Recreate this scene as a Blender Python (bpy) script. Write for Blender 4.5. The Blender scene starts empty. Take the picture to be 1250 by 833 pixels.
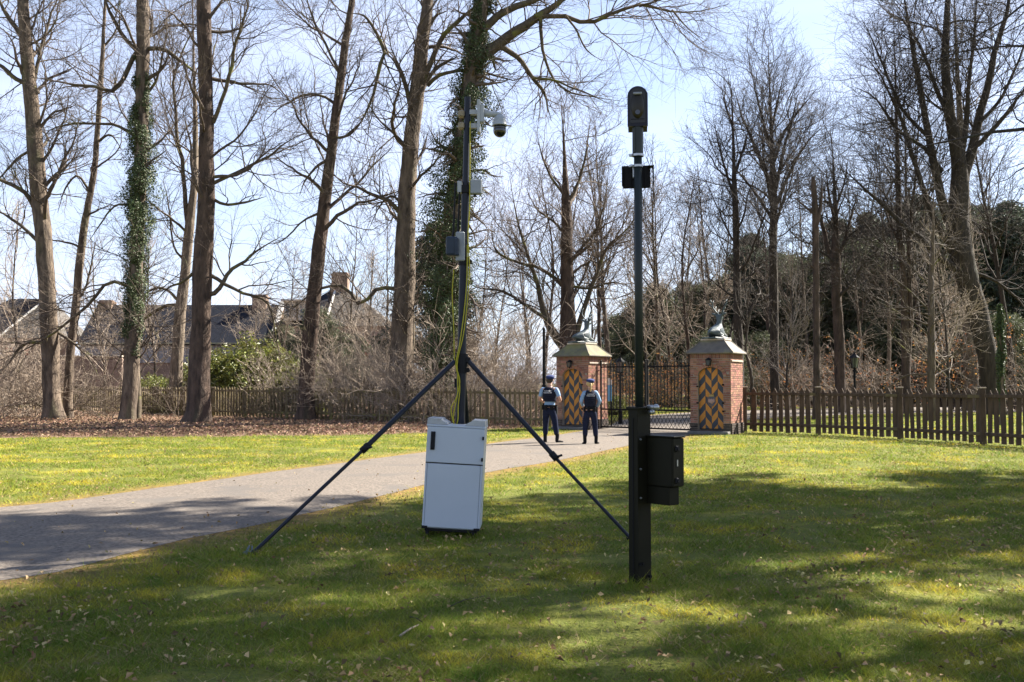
import bpy, bmesh, math, random
import numpy as np
from mathutils import Vector, Matrix, noise as mnoise
R = math.radians
PI = math.pi
scene = bpy.context.scene
COL = scene.collection

# ------------------------------------------------------------------ camera
F = 1215.0                      # focal length in photo pixels (1250 wide)
CX, CY, HOR, EYE = 625.0, 416.5, 468.0, 1.6
TH = math.atan((HOR - CY) / F)
cam_d = bpy.data.cameras.new('camera'); cam = bpy.data.objects.new('camera', cam_d)
COL.objects.link(cam); scene.camera = cam
cam_d.sensor_width = 36.0; cam_d.lens = 36.0 * F / 1250.0
cam_d.clip_start = 0.1; cam_d.clip_end = 3000
cam.location = (0, 0, EYE); cam.rotation_euler = (PI / 2 + TH, 0, 0)

# ------------------------------------------------------------------ light
SUN_AZ, SUN_EL = 60.0, 41.0     # azimuth clockwise from the view direction
world = bpy.data.worlds.new('World'); scene.world = world; world.use_nodes = True
wn, wl = world.node_tree.nodes, world.node_tree.links
wn.clear()
sky = wn.new('ShaderNodeTexSky'); sky.sky_type = 'NISHITA'; sky.sun_disc = False
sky.sun_elevation = R(SUN_EL); sky.sun_rotation = R(SUN_AZ)
sky.air_density = 1.0; sky.dust_density = 1.0; sky.ozone_density = 4.5
tc = wn.new('ShaderNodeTexCoord')
mp = wn.new('ShaderNodeMapping'); mp.inputs['Scale'].default_value = (1.2, 1.2, 3.2)
wl.new(tc.outputs['Generated'], mp.inputs['Vector'])
nz = wn.new('ShaderNodeTexNoise'); nz.inputs['Scale'].default_value = 2.6; nz.inputs['Detail'].default_value = 7
nz.inputs['Roughness'].default_value = 0.55
wl.new(mp.outputs['Vector'], nz.inputs['Vector'])
rp = wn.new('ShaderNodeValToRGB')
rp.color_ramp.elements[0].position = 0.3; rp.color_ramp.elements[0].color = (0.35, 0.35, 0.35, 1)
rp.color_ramp.elements[1].position = 0.72; rp.color_ramp.elements[1].color = (0.78, 0.78, 0.78, 1)
wl.new(nz.outputs['Fac'], rp.inputs['Fac'])
cl = wn.new('ShaderNodeMix'); cl.data_type = 'RGBA'
sz = wn.new('ShaderNodeSeparateXYZ'); wl.new(tc.outputs['Generated'], sz.inputs[0])     # thin haze: denser towards the horizon, as air is
hzr = wn.new('ShaderNodeMapRange'); hzr.interpolation_type = 'SMOOTHSTEP'; hzr.inputs['From Min'].default_value = 0.12; hzr.inputs['From Max'].default_value = 0.8
hzr.inputs['To Min'].default_value = 1.0; hzr.inputs['To Max'].default_value = 0.22; wl.new(sz.outputs['Z'], hzr.inputs['Value'])
hm = wn.new('ShaderNodeMath'); hm.operation = 'MULTIPLY'; wl.new(rp.outputs['Color'], hm.inputs[0]); wl.new(hzr.outputs['Result'], hm.inputs[1])
wl.new(hm.outputs[0], cl.inputs[0]); wl.new(sky.outputs['Color'], cl.inputs[6])
cl.inputs[7].default_value = (5.5, 5.8, 7.2, 1)          # thin bright cloud
bg = wn.new('ShaderNodeBackground'); bg.inputs['Strength'].default_value = 0.05
wl.new(cl.outputs[2], bg.inputs['Color'])
wo = wn.new('ShaderNodeOutputWorld'); wl.new(bg.outputs[0], wo.inputs[0])
sun_d = bpy.data.lights.new('sun', 'SUN'); sun = bpy.data.objects.new('sun', sun_d); COL.objects.link(sun)
sun_d.energy = 5.0; sun_d.angle = R(0.53); sun_d.color = (1.0, 0.93, 0.82)
SD = Vector((math.sin(R(SUN_AZ)) * math.cos(R(SUN_EL)), math.cos(R(SUN_AZ)) * math.cos(R(SUN_EL)), math.sin(R(SUN_EL))))
sun.rotation_euler = SD.to_track_quat('Z', 'Y').to_euler(); sun.location = SD * 60
scene.view_settings.view_transform = 'Standard'; scene.view_settings.look = 'None'
scene.view_settings.exposure = 2.16; scene.view_settings.gamma = 1.0
scene.cycles.max_bounces = 6; scene.cycles.transparent_max_bounces = 6

# ------------------------------------------------------------------ helpers
def ray(px, py):
    u, v = (px - CX) / F, (CY - py) / F
    return Vector((u, math.cos(TH) - v * math.sin(TH), math.sin(TH) + v * math.cos(TH)))
def at(px, py, Y):
    d = ray(px, py); s = Y / d.y
    return Vector((d.x * s, Y, EYE + d.z * s))
def G(px, py):
    d = ray(px, py); s = -EYE / d.z
    return Vector((d.x * s, d.y * s, 0))
def X(px, Y): return (px - CX) / F * Y
def tag(o, label=None, cat=None, group=None, kind=None):
    if label: o['label'] = label
    if cat: o['category'] = cat
    if group: o['group'] = group
    if kind: o['kind'] = kind
    return o
def thing(name, label, cat, loc=(0, 0, 0), rz=0, group=None):
    o = bpy.data.objects.new(name, None); COL.objects.link(o); o.empty_display_size = 0.2
    o.location = loc; o.rotation_euler = (0, 0, rz)
    return tag(o, label, cat, group)
def link(name, me, m, parent=None, smooth=False):
    if m is not None and len(me.materials) == 0: me.materials.append(m)
    o = bpy.data.objects.new(name, me); COL.objects.link(o)
    if parent is not None: o.parent = parent
    if smooth: me.polygons.foreach_set('use_smooth', [True] * len(me.polygons))
    return o
def dup(root, loc, rz=0, sc=1.0, label=None, group=None, cat=None):
    kids = {}
    def rec(o, par):
        c = o.copy(); COL.objects.link(c)
        if par is not None: c.parent = par
        for ch in CH.get(o.name, []): rec(ch, c)
        return c
    r = rec(root, None)
    r.location = loc; r.rotation_euler = (0, 0, rz)
    r.scale = (sc, sc, sc) if not isinstance(sc, tuple) else sc
    if label: r['label'] = label
    if group: r['group'] = group
    return r
CH = {}
def reg(root):                                     # remember a prototype's children for dup()
    for o in bpy.data.objects:
        if o.parent is not None: pass
    CH[root.name] = list(root.children)
    for c in root.children: CH[c.name] = list(c.children)

class B:
    """small bmesh builder"""
    def __init__(s): s.bm = bmesh.new()
    def box(s, c, sz, rot=None, bev=0.0, seg=1):
        m = Matrix.Translation(c)
        if rot is not None: m = m @ (rot if isinstance(rot, Matrix) else Matrix.Rotation(rot, 4, 'Z'))
        r = bmesh.ops.create_cube(s.bm, size=1.0, matrix=m @ Matrix.Diagonal((sz[0], sz[1], sz[2], 1)))
        if bev:
            es = list({e for v in r['verts'] for e in v.link_edges})
            bmesh.ops.bevel(s.bm, geom=es, offset=bev, segments=seg, affect='EDGES', profile=0.5)
        return s
    def cyl(s, p0, p1, r0, r1=None, seg=14, cap=True):
        p0, p1 = Vector(p0), Vector(p1); d = p1 - p0
        m = Matrix.Translation((p0 + p1) / 2) @ d.to_track_quat('Z', 'Y').to_matrix().to_4x4()
        bmesh.ops.create_cone(s.bm, cap_ends=cap, segments=seg, radius1=r0, radius2=r0 if r1 is None else r1, depth=d.length, matrix=m)
        return s
    def sph(s, c, r, sc=(1, 1, 1), u=16, v=10, rot=None):
        m = Matrix.Translation(c)
        if rot is not None: m = m @ rot
        bmesh.ops.create_uvsphere(s.bm, u_segments=u, v_segments=v, radius=r, matrix=m @ Matrix.Diagonal((sc[0], sc[1], sc[2], 1)))
        return s
    def tube(s, pts, r, seg=6):
        P = np.array([list(p) for p in pts], float)[None]; rr = np.full((1, P.shape[1]), r) if np.isscalar(r) else np.array(r, float)[None]
        V, Q = tubes(P, rr, seg)
        vs = [s.bm.verts.new(v) for v in V]
        for q in Q: s.bm.faces.new([vs[i] for i in q])
        s.bm.faces.new(vs[:seg][::-1]); s.bm.faces.new(vs[-seg:])
        return s
    def loft(s, rings, cap=True):
        vv = [[s.bm.verts.new(p) for p in r] for r in rings]; n = len(rings[0])
        for a, b in zip(vv, vv[1:]):
            for i in range(n): s.bm.faces.new((a[i], a[(i + 1) % n], b[(i + 1) % n], b[i]))
        if cap: s.bm.faces.new(vv[0][::-1]); s.bm.faces.new(vv[-1])
        return s
    def prism(s, pts, ext):                         # polygon extruded by a vector
        e = Vector(ext); a = [s.bm.verts.new(p) for p in pts]; b = [s.bm.verts.new(Vector(p) + e) for p in pts]
        n = len(pts)
        s.bm.faces.new(a); s.bm.faces.new(b[::-1])
        for i in range(n): s.bm.faces.new((a[i], b[i], b[(i + 1) % n], a[(i + 1) % n]))
        return s
    def mesh(s, name):
        bmesh.ops.recalc_face_normals(s.bm, faces=s.bm.faces)
        me = bpy.data.meshes.new(name); s.bm.to_mesh(me); s.bm.free(); return me
    def done(s, name, m, parent=None, smooth=False):
        return link(name, s.mesh(name), m, parent, smooth)

def tubes(P, Rr, S):
    N, K, _ = P.shape
    T = np.gradient(P, axis=1); T /= np.linalg.norm(T, axis=2, keepdims=True) + 1e-9
    mean = np.abs(T[:, :, 2]).mean(1)
    ref = np.where((mean > 0.75)[:, None], np.array([1.0, 0.1, 0])[None], np.array([0.05, 0.1, 1.0])[None])[:, None, :]
    U = np.cross(T, np.broadcast_to(ref, T.shape)); U /= np.linalg.norm(U, axis=2, keepdims=True) + 1e-9
    W = np.cross(T, U)
    a = np.arange(S) * 2 * PI / S
    V = P[:, :, None, :] + Rr[:, :, None, None] * (np.cos(a)[None, None, :, None] * U[:, :, None, :] + np.sin(a)[None, None, :, None] * W[:, :, None, :])
    idx = np.arange(N * K * S).reshape(N, K, S)
    A = idx[:, :-1, :]; Bq = idx[:, 1:, :]
    Q = np.stack([A, np.roll(A, -1, 2), np.roll(Bq, -1, 2), Bq], -1).reshape(-1, 4)
    return V.reshape(-1, 3), Q
def mesh_np(name, V, Q, smooth=True, rnd=None):
    me = bpy.data.meshes.new(name); k = Q.shape[1]
    me.vertices.add(len(V)); me.vertices.foreach_set('co', np.ascontiguousarray(V, dtype=np.float32).ravel())
    me.loops.add(len(Q) * k); me.loops.foreach_set('vertex_index', np.ascontiguousarray(Q, dtype=np.int32).ravel())
    me.polygons.add(len(Q)); me.polygons.foreach_set('loop_start', np.arange(0, len(Q) * k, k, dtype=np.int32))
    me.polygons.foreach_set('use_smooth', np.full(len(Q), smooth, dtype=bool))
    me.update(calc_edges=True)
    if rnd is not None:
        at_ = me.attributes.new('rnd', 'FLOAT', 'FACE'); at_.data.foreach_set('value', np.ascontiguousarray(rnd, dtype=np.float32))
    return me
class Acc:                                          # several tube sets joined to one mesh
    def __init__(s): s.V = []; s.Q = []; s.n = 0
    def add(s, P, Rr, S):
        V, Q = tubes(P, Rr, S); s.V.append(V); s.Q.append(Q + s.n); s.n += len(V)
    def mesh(s, name): return mesh_np(name, np.concatenate(s.V), np.concatenate(s.Q))
def quads(C, Nn, L, W, rng, rnd=True):
    """leaf quads: centre, facing, length, width"""
    n = len(C)
    t = rng.normal(size=(n, 3)); t -= (t * Nn).sum(1, keepdims=True) * Nn; t /= np.linalg.norm(t, axis=1, keepdims=True) + 1e-9
    b = np.cross(Nn, t); L = np.broadcast_to(L, (n,))[:, None]; W = np.broadcast_to(W, (n,))[:, None]
    bend = Nn * L * 0.12
    V = np.stack([C - t * L / 2, C + b * W / 2 + bend, C + t * L / 2, C - b * W / 2 + bend], 1).reshape(-1, 3)
    return V, np.arange(n * 4).reshape(n, 4)

# ------------------------------------------------------------------ materials
MATS = {}
def mat(name, c1, c2=None, scale=6.0, rough=0.8, bump=0.0, bscale=40.0, metal=0.0, spec=0.3, stretch=None, c3=None, c3scale=1.5, c3at=0.6, trans=0.0, rnd=0.0, detail=4, bdist=0.02):
    """principled material: two colours mixed by noise, an optional third in larger patches, per-piece variation"""
    m = bpy.data.materials.new(name); m.use_nodes = True; n, l = m.node_tree.nodes, m.node_tree.links
    p = n['Principled BSDF']; p.inputs['Roughness'].default_value = rough; p.inputs['Metallic'].default_value = metal
    p.inputs['Specular IOR Level'].default_value = spec
    col = None
    co = n.new('ShaderNodeTexCoord'); vec = co.outputs['Object']
    if stretch:
        q = n.new('ShaderNodeMapping'); q.inputs['Scale'].default_value = stretch; l.new(vec, q.inputs['Vector']); vec = q.outputs['Vector']
    def noise(sc, det):
        t = n.new('ShaderNodeTexNoise'); t.inputs['Scale'].default_value = sc; t.inputs['Detail'].default_value = det
        t.inputs['Roughness'].default_value = 0.6; l.new(vec, t.inputs['Vector']); return t.outputs['Fac']
    def ramp(v, a, b):
        t = n.new('ShaderNodeMapRange'); t.inputs['From Min'].default_value = a; t.inputs['From Max'].default_value = b; l.new(v, t.inputs['Value']); return t.outputs['Result']
    def mix(f, a, b):
        t = n.new('ShaderNodeMix'); t.data_type = 'RGBA'
        for k, s in ((0, f), (6, a), (7, b)):
            if isinstance(s, (tuple, list)): t.inputs[k].default_value = (*s, 1)
            elif isinstance(s, float): t.inputs[k].default_value = s
            else: l.new(s, t.inputs[k])
        return t.outputs[2]
    col = c1
    if c2: col = mix(ramp(noise(scale, detail), 0.32, 0.68), c1, c2)
    if c3: col = mix(ramp(noise(c3scale, 3), c3at - 0.05, c3at + 0.08), col, c3)
    if rnd:
        a = n.new('ShaderNodeAttribute'); a.attribute_name = 'rnd'
        h = n.new('ShaderNodeHueSaturation')
        v = n.new('ShaderNodeMapRange'); v.inputs['To Min'].default_value = 1 - rnd; v.inputs['To Max'].default_value = 1 + rnd; l.new(a.outputs['Fac'], v.inputs['Value'])
        hh = n.new('ShaderNodeMapRange'); hh.inputs['To Min'].default_value = 0.5 - rnd * 0.05; hh.inputs['To Max'].default_value = 0.5 + rnd * 0.05
        mm = n.new('ShaderNodeMath'); mm.operation = 'FRACT'; m2 = n.new('ShaderNodeMath'); m2.operation = 'MULTIPLY'; m2.inputs[1].default_value = 7.31
        l.new(a.outputs['Fac'], m2.inputs[0]); l.new(m2.outputs[0], mm.inputs[0]); l.new(mm.outputs[0], hh.inputs['Value'])
        l.new(v.outputs['Result'], h.inputs['Value']); l.new(hh.outputs['Result'], h.inputs['Hue'])
        if isinstance(col, tuple): h.inputs['Color'].default_value = (*col, 1)
        else: l.new(col, h.inputs['Color'])
        col = h.outputs['Color']
    if isinstance(col, tuple): p.inputs['Base Color'].default_value = (*col, 1)
    else: l.new(col, p.inputs['Base Color'])
    if bump:
        b = n.new('ShaderNodeBump'); b.inputs['Strength'].default_value = bump; b.inputs['Distance'].default_value = bdist
        l.new(noise(bscale, 5), b.inputs['Height']); l.new(b.outputs['Normal'], p.inputs['Normal'])
    if trans:
        t = n.new('ShaderNodeBsdfTranslucent')
        if isinstance(col, tuple): t.inputs['Color'].default_value = (*col, 1)
        else: l.new(col, t.inputs['Color'])
        ms = n.new('ShaderNodeMixShader'); ms.inputs[0].default_value = trans
        l.new(p.outputs[0], ms.inputs[1]); l.new(t.outputs[0], ms.inputs[2]); l.new(ms.outputs[0], n['Material Output'].inputs['Surface'])
    MATS[name] = m
    return m

bark_grey = mat('bark_grey', (0.175, 0.134, 0.098), (0.044, 0.033, 0.026), 5.5, 0.92, 1.0, 13, stretch=(1, 1, 0.3), detail=9, c3=(0.115, 0.11, 0.06), c3scale=0.9, c3at=0.64, bdist=0.06)
bark_red = mat('bark_red', (0.115, 0.078, 0.058), (0.03, 0.022, 0.018), 5.5, 0.92, 1.0, 13, stretch=(1, 1, 0.3), detail=9, c3=(0.075, 0.068, 0.042), c3scale=0.8, c3at=0.66, bdist=0.06)
bark_pale = mat('bark_pale', (0.22, 0.175, 0.13), (0.085, 0.065, 0.048), 9, 0.92, 0.9, 12, stretch=(1, 1, 0.2), c3=(0.13, 0.125, 0.05), c3scale=0.9, c3at=0.64, bdist=0.06)
bark_dark = mat('bark_dark', (0.068, 0.053, 0.042), (0.024, 0.019, 0.016), 8, 0.92, 0.9, 12, stretch=(1, 1, 0.2), c3=(0.06, 0.062, 0.035), c3scale=0.9, c3at=0.64, bdist=0.06)
twig_grey = mat('twig_grey', (0.115, 0.088, 0.066), (0.06, 0.045, 0.036), 3, 0.85, c3=(0.12, 0.115, 0.045), c3scale=0.9, c3at=0.64)
twig_pale = mat('twig_pale', (0.40, 0.33, 0.26), (0.20, 0.155, 0.12), 3, 0.85)
twig_brown = mat('twig_brown', (0.15, 0.115, 0.088), (0.085, 0.063, 0.05), 3, 0.85)
twig_dark = mat('twig_dark', (0.058, 0.045, 0.036), (0.032, 0.025, 0.021), 3, 0.85)
limb_moss = mat('limb_moss', (0.12, 0.096, 0.064), (0.05, 0.039, 0.029), 5, 0.92, 0.6, 20, c3=(0.15, 0.15, 0.035), c3scale=1.3, c3at=0.6)
ivy_leaf = mat('ivy_leaf', (0.062, 0.085, 0.032), rough=0.5, spec=0.28, rnd=0.6, trans=0.12)
yew_leaf = mat('yew_leaf', (0.085, 0.098, 0.052), rough=0.6, rnd=0.5, trans=0.3)
pine_leaf = mat('pine_leaf', (0.07, 0.09, 0.06), rough=0.55, rnd=0.5, trans=0.28)
rhodo_leaf = mat('rhodo_leaf', (0.145, 0.155, 0.032), rough=0.45, spec=0.4, rnd=0.6, trans=0.25)
beech_leaf = mat('beech_leaf', (0.36, 0.17, 0.06), rough=0.7, rnd=0.5, trans=0.4)

# ------------------------------------------------------------------ ground, road
rg = np.random.default_rng(7)
_lat = rg.random((256, 256))
def vnoise(x, y, s):
    x = np.asarray(x) * s + 1000; y = np.asarray(y) * s + 1000
    i, j = np.floor(x).astype(int), np.floor(y).astype(int); fx, fy = x - i, y - j
    fx = fx * fx * (3 - 2 * fx); fy = fy * fy * (3 - 2 * fy); g = lambda a, b: _lat[a % 256, b % 256]
    return (g(i, j) * (1 - fx) + g(i + 1, j) * fx) * (1 - fy) + (g(i, j + 1) * (1 - fx) + g(i + 1, j + 1) * fx) * fy
def fbm(x, y, s): return 0.55 * vnoise(x, y, s) + 0.28 * vnoise(x, y, s * 2.1) + 0.17 * vnoise(x, y, s * 4.3)
far_px = [(0, 623), (150, 602), (300, 581), (400, 568), (480, 557), (545, 549), (595, 542), (625, 538.4), (652, 535.4), (685, 530.6), (712, 526.5), (733, 523.6)]
near_px = [(0, 715), (100, 695), (175, 667), (235, 656), (280, 650), (322, 641), (372, 628), (414, 619), (480, 601), (540, 587), (595, 577), (625, 571), (667, 565), (703, 557.6), (745, 548.5), (790, 541), (835, 533.5)]
far_e = [(-22, 11.0), (-12, 11.6)] + [tuple(G(*p)[:2]) for p in far_px] + [(3.6, 37.5), (4.7, 43), (7.2, 50.5), (12, 58), (22, 65), (38, 70), (70, 74)]
near_e = [(-22, 5.8), (-9, 6.7)] + [tuple(G(*p)[:2]) for p in near_px] + [(5.75, 32.0), (6.6, 35.5), (8.8, 41), (12.5, 47), (20, 53), (37, 58), (70, 62)]
def resamp(pts, n):
    p = np.array(pts, float); s = np.r_[0, np.cumsum(np.linalg.norm(np.diff(p, axis=0), axis=1))]
    t = np.linspace(0, 1, n)
    # smooth with a small moving average
    q = np.stack([np.interp(t * s[-1], s, p[:, k]) for k in range(p.shape[1])], 1)
    for _ in range(3): q[1:-1] = (q[:-2] + 2 * q[1:-1] + q[2:]) / 4
    return q
FE, NE = resamp(far_e, 260), resamp(near_e, 260)
def edge_jit(E, seed):
    t = np.arange(len(E)); return E + np.stack([np.zeros(len(E)), (vnoise(t, t * 0 + seed, 0.35) - 0.5) * 0.24 + (vnoise(t, t * 0 + seed + 40, 1.1) - 0.5) * 0.16], 1)
FE, NE = edge_jit(FE, 3), edge_jit(NE, 9)
road_poly = np.concatenate([FE, NE[::-1]])
def inside(poly, x, y):
    c = np.zeros(x.shape, bool); n = len(poly)
    for i in range(n):
        (x1, y1), (x2, y2) = poly[i], poly[(i + 1) % n]
        if y1 == y2: continue
        c ^= ((y1 > y) != (y2 > y)) & (x < (x2 - x1) * (y - y1) / (y2 - y1) + x1)
    return c
def dist_line(P, x, y):
    d = np.full(x.shape, 1e9)
    for a, b in zip(P[:-1:2], P[2::2]):
        ab = b - a; t = np.clip(((x - a[0]) * ab[0] + (y - a[1]) * ab[1]) / (ab @ ab), 0, 1)
        d = np.minimum(d, (x - a[0] - t * ab[0]) ** 2 + (y - a[1] - t * ab[1]) ** 2)
    return np.sqrt(d)
LITX = [-60, -30, -15.5, -9, -4.5, -1.8, -0.7, 1.0, 2.6, 3.2]; LITY = [33, 30.5, 29.6, 30.0, 31, 33, 34.6, 36.4, 38.5, 60]
def litter(x, y):
    e = np.interp(x, LITX, LITY, right=66) + (fbm(x, y, 0.8) - 0.5) * 1.5
    w = np.clip((y - e) / 0.9 + 0.5, 0, 1)
    r = np.clip((x - 2.9) / 0.5, 0, 1)
    band = np.clip((y - 67 - (fbm(x, y, .2) - .5) * 4) / 2, 0, 1) * np.clip((93 - y - (fbm(x, y, .15) - .5) * 10) / 3, 0, 1)
    far = np.clip((y - 125) / 10, 0, 1)
    return w * (1 - r) + r * np.maximum(band, far)
gx = np.arange(-75, 90.1, 0.5); gy = np.concatenate([np.arange(-6, 40, 0.3), np.arange(40, 200, 1.0)])
XX, YY = np.meshgrid(gx, gy); xx, yy = XX.ravel(), YY.ravel()
nx_, ny_ = len(gx), len(gy)
V = np.stack([xx, yy, 0 * xx], 1); I = np.arange(nx_ * ny_).reshape(ny_, nx_)
Q = np.stack([I[:-1, :-1], I[:-1, 1:], I[1:, 1:], I[1:, :-1]], -1).reshape(-1, 4)
me = mesh_np('lawn', V, Q)
a = me.attributes.new('litter', 'FLOAT', 'POINT'); a.data.foreach_set('value', litter(xx, yy).astype(np.float32))
dr = np.minimum(dist_line(FE, xx, yy) + 0.12, dist_line(NE, xx, yy))
a = me.attributes.new('verge', 'FLOAT', 'POINT'); a.data.foreach_set('value', np.exp(-(dr / 0.5) ** 2).astype(np.float32))
gm = bpy.data.materials.new('lawn_ground'); gm.use_nodes = True
n, l = gm.node_tree.nodes, gm.node_tree.links; p = n['Principled BSDF']; p.inputs['Roughness'].default_value = 0.95; p.inputs['Specular IOR Level'].default_value = 0.1
co = n.new('ShaderNodeTexCoord')
def gnoise(sc, det=4):
    t = n.new('ShaderNodeTexNoise'); t.inputs['Scale'].default_value = sc; t.inputs['Detail'].default_value = det; t.inputs['Roughness'].default_value = 0.65
    l.new(co.outputs['Object'], t.inputs['Vector']); return t.outputs['Fac']
def gramp(v, a_, b_):
    t = n.new('ShaderNodeMapRange'); t.inputs['From Min'].default_value = a_; t.inputs['From Max'].default_value = b_; l.new(v, t.inputs['Value']); return t.outputs['Result']
def gmix(f, a_, b_):
    t = n.new('ShaderNodeMix'); t.data_type = 'RGBA'
    for k, s in ((0, f), (6, a_), (7, b_)):
        if isinstance(s, tuple): t.inputs[k].default_value = (*s, 1)
        else: l.new(s, t.inputs[k])
    return t.outputs[2]
def gattr(nm):
    t = n.new('ShaderNodeAttribute'); t.attribute_name = nm; return t.outputs['Fac']
def gmath(op, a_, b_):
    t = n.new('ShaderNodeMath'); t.operation = op
    for k, s in ((0, a_), (1, b_)):
        if isinstance(s, float): t.inputs[k].default_value = s
        else: l.new(s, t.inputs[k])
    return t.outputs[0]
turf = gmix(gramp(gnoise(28, 6), 0.35, 0.65), (0.085, 0.10, 0.022), (0.155, 0.165, 0.035))
turf = gmix(gramp(gnoise(0.7, 4), 0.52, 0.68), turf, (0.26, 0.235, 0.035))
turf = gmix(gramp(gnoise(6, 5), 0.57, 0.70), turf, (0.10, 0.072, 0.038))
lit = gmix(gramp(gnoise(16, 6), 0.35, 0.65), (0.115, 0.072, 0.047), (0.22, 0.145, 0.098))
lit = gmix(gramp(gnoise(1.1, 3), 0.6, 0.75), lit, (0.07, 0.045, 0.03))
lw = gramp(gmath('ADD', gattr('litter'), gmath('MULTIPLY', gmath('SUBTRACT', gnoise(3.5, 4), 0.5), 0.9)), 0.4, 0.6)
vc = gmix(gramp(gnoise(7, 4), 0.4, 0.6), (0.26, 0.165, 0.05), (0.13, 0.085, 0.04))
c = gmix(gattr('verge'), turf, vc); c = gmix(lw, c, lit)
l.new(c, p.inputs['Base Color'])
bp = n.new('ShaderNodeBump'); bp.inputs['Strength'].default_value = 0.9; bp.inputs['Distance'].default_value = 0.05
l.new(gnoise(22, 6), bp.inputs['Height']); l.new(bp.outputs['Normal'], p.inputs['Normal'])
tag(link('lawn', me, gm), 'mossy lawn with a bed of dead leaves under the trees', kind='structure')
# the land beyond, out to the horizon, a little lower
far_mat = mat('far_ground', (0.06, 0.075, 0.02), (0.12, 0.08, 0.045), 0.08, 0.95)
me = mesh_np('ground', np.array([(-1500, -300, -0.05), (1500, -300, -0.05), (1500, 2500, -0.05), (-1500, 2500, -0.05)], float), np.array([[0, 1, 2, 3]]))
tag(link('ground', me, far_mat), 'grassland reaching to the horizon', kind='structure')
# road: strip between its two edges
NCR = 9
S_ = [FE * (1 - t) + NE * t for t in np.linspace(0, 1, NCR)]
camber = np.linspace(-1, 1, NCR)
V = np.concatenate([np.c_[s, np.full(len(s), 0.004 + 0.03 * (1 - c_ ** 2))] for s, c_ in zip(S_, camber)])
nE = len(FE); I = np.arange(NCR * nE).reshape(NCR, nE)
Q = np.stack([I[:-1, :-1], I[1:, :-1], I[1:, 1:], I[:-1, 1:]], -1).reshape(-1, 4)
asphalt = mat('asphalt', (0.195, 0.163, 0.132), (0.062, 0.052, 0.044), 26, 0.92, 1.0, 60, c3=(0.105, 0.092, 0.08), c3scale=0.9, c3at=0.57, bdist=0.01)
tag(link('road', mesh_np('road', V, Q), asphalt), 'worn grey driveway curving up to the gate', kind='structure')

# ------------------------------------------------------------------ fences
wood_fence = mat('fence_wood', (0.10, 0.066, 0.043), (0.042, 0.028, 0.02), 8, 0.85, 0.5, 30, stretch=(1, 1, 0.2), c3=(0.16, 0.13, 0.06), c3scale=1.4, c3at=0.6)
wood_old = mat('fence_wood_mossy', (0.19, 0.15, 0.08), (0.09, 0.068, 0.04), 8, 0.9, 0.5, 30, stretch=(1, 1, 0.2), c3=(0.21, 0.19, 0.05), c3scale=1.0, c3at=0.55)
cap_wood = mat('post_cap', (0.38, 0.31, 0.24), (0.25, 0.20, 0.15), 10, 0.85)
def picket_mesh(w, h, nm):
    b = B(); t = 0.022
    b.prism([(-w / 2, 0, 0), (w / 2, 0, 0), (w / 2, 0, h - 0.13), (0, 0, h), (-w / 2, 0, h - 0.13)], (0, t, 0)); return b.mesh(nm)
def pale_mesh(w, h, nm):
    b = B(); b.cyl((0, 0, 0), (0, 0, h - .1), w / 2, w / 2, 8); b.cyl((0, 0, h - .1), (0, 0, h), w / 2, .006, 8); return b.mesh(nm)
def fence(nm, pts, label, h, pitch, pw, mt, side, post=True, seed=1, posth=0.06, shape=None):
    rr = random.Random(seed); pts = [Vector((*p, 0)) for p in pts]
    root = thing(nm, label, 'fence', pts[0])
    pm = [(shape or picket_mesh)(pw * k, h * q, 'picket') for k, q in ((1, 1), (0.93, 0.985), (1.05, 1.01))]
    b = B(); b.box((0, 0, (h + posth) / 2 - .05), (0.14, 0.14, h + posth + .1), bev=0.012); pom = b.mesh('post')
    b = B(); b.box((0, 0, h + posth + .02), (0.17, 0.17, 0.035), bev=0.008); cpm = b.mesh('post_cap')
    for a_, b_ in zip(pts, pts[1:]):
        d = b_ - a_; L = d.length; u = d / L; nrm = Vector((u.y, -u.x, 0)) * side; ang = math.atan2(u.y, u.x)
        for zz in (0.29 * h / 1.41, 1.27 * h / 1.41):
            rb = B(); rb.box((0, 0, 0), (L - .145, 0.045, 0.09), bev=0.006)
            r = rb.done('rail', mt, root); r.location = (a_ + b_) / 2 + nrm * 0.034 + Vector((0, 0, zz + rr.uniform(-.01, .01))) - pts[0]; r.rotation_euler = (0, rr.uniform(-.004, .004), ang)
        k = int((L - 0.2) / pitch); off = (L - k * pitch) / 2
        for i in range(k + 1):
            if off + i * pitch < 0.13 or off + i * pitch > L - 0.13: continue
            q = link('picket', pm[rr.randrange(3)], mt, root)
            q.location = a_ + u * (off + i * pitch) + Vector((0, 0, rr.uniform(0.03, 0.07))) - pts[0]
            q.rotation_euler = (rr.gauss(0, .012), rr.gauss(0, .014), ang + (0 if side > 0 else PI))
    if post:
        for p_ in pts:
            o = link('post', pom, mt, root); o.location = p_ - pts[0] + Vector((0, 0.06, 0)); o.rotation_euler = (rr.gauss(0, .008), rr.gauss(0, .008), rr.gauss(0, .1))
            c_ = link('cap', cpm, cap_wood, o)
    return root
fence('picket_fence', [(7.55, 32.35), (9.5, 30.9), (11.15, 28.6), (12.3, 26.0), (13.3, 23.4), (14.2, 20.8)], 'dark brown picket fence running right from the brick gate lodge with the lit side face', 1.40, 0.222, 0.145, wood_fence, 1, seed=3)
lf = [(1.35, 36.1)]
for q in [(-12.3, 46), (-24.6, 57), (-36, 66)]:
    a_ = Vector(lf[-1]); b_ = Vector(q); k = max(1, round((b_ - a_).length / 2.75))
    lf += [tuple(a_.lerp(b_, (i + 1) / k)) for i in range(k)]
fence('picket_fence', lf, 'weathered mossy picket fence behind the big trees, left of the gate', 1.38, 0.235, 0.095, wood_old, -1, seed=8, posth=0.0, shape=pale_mesh)

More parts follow.
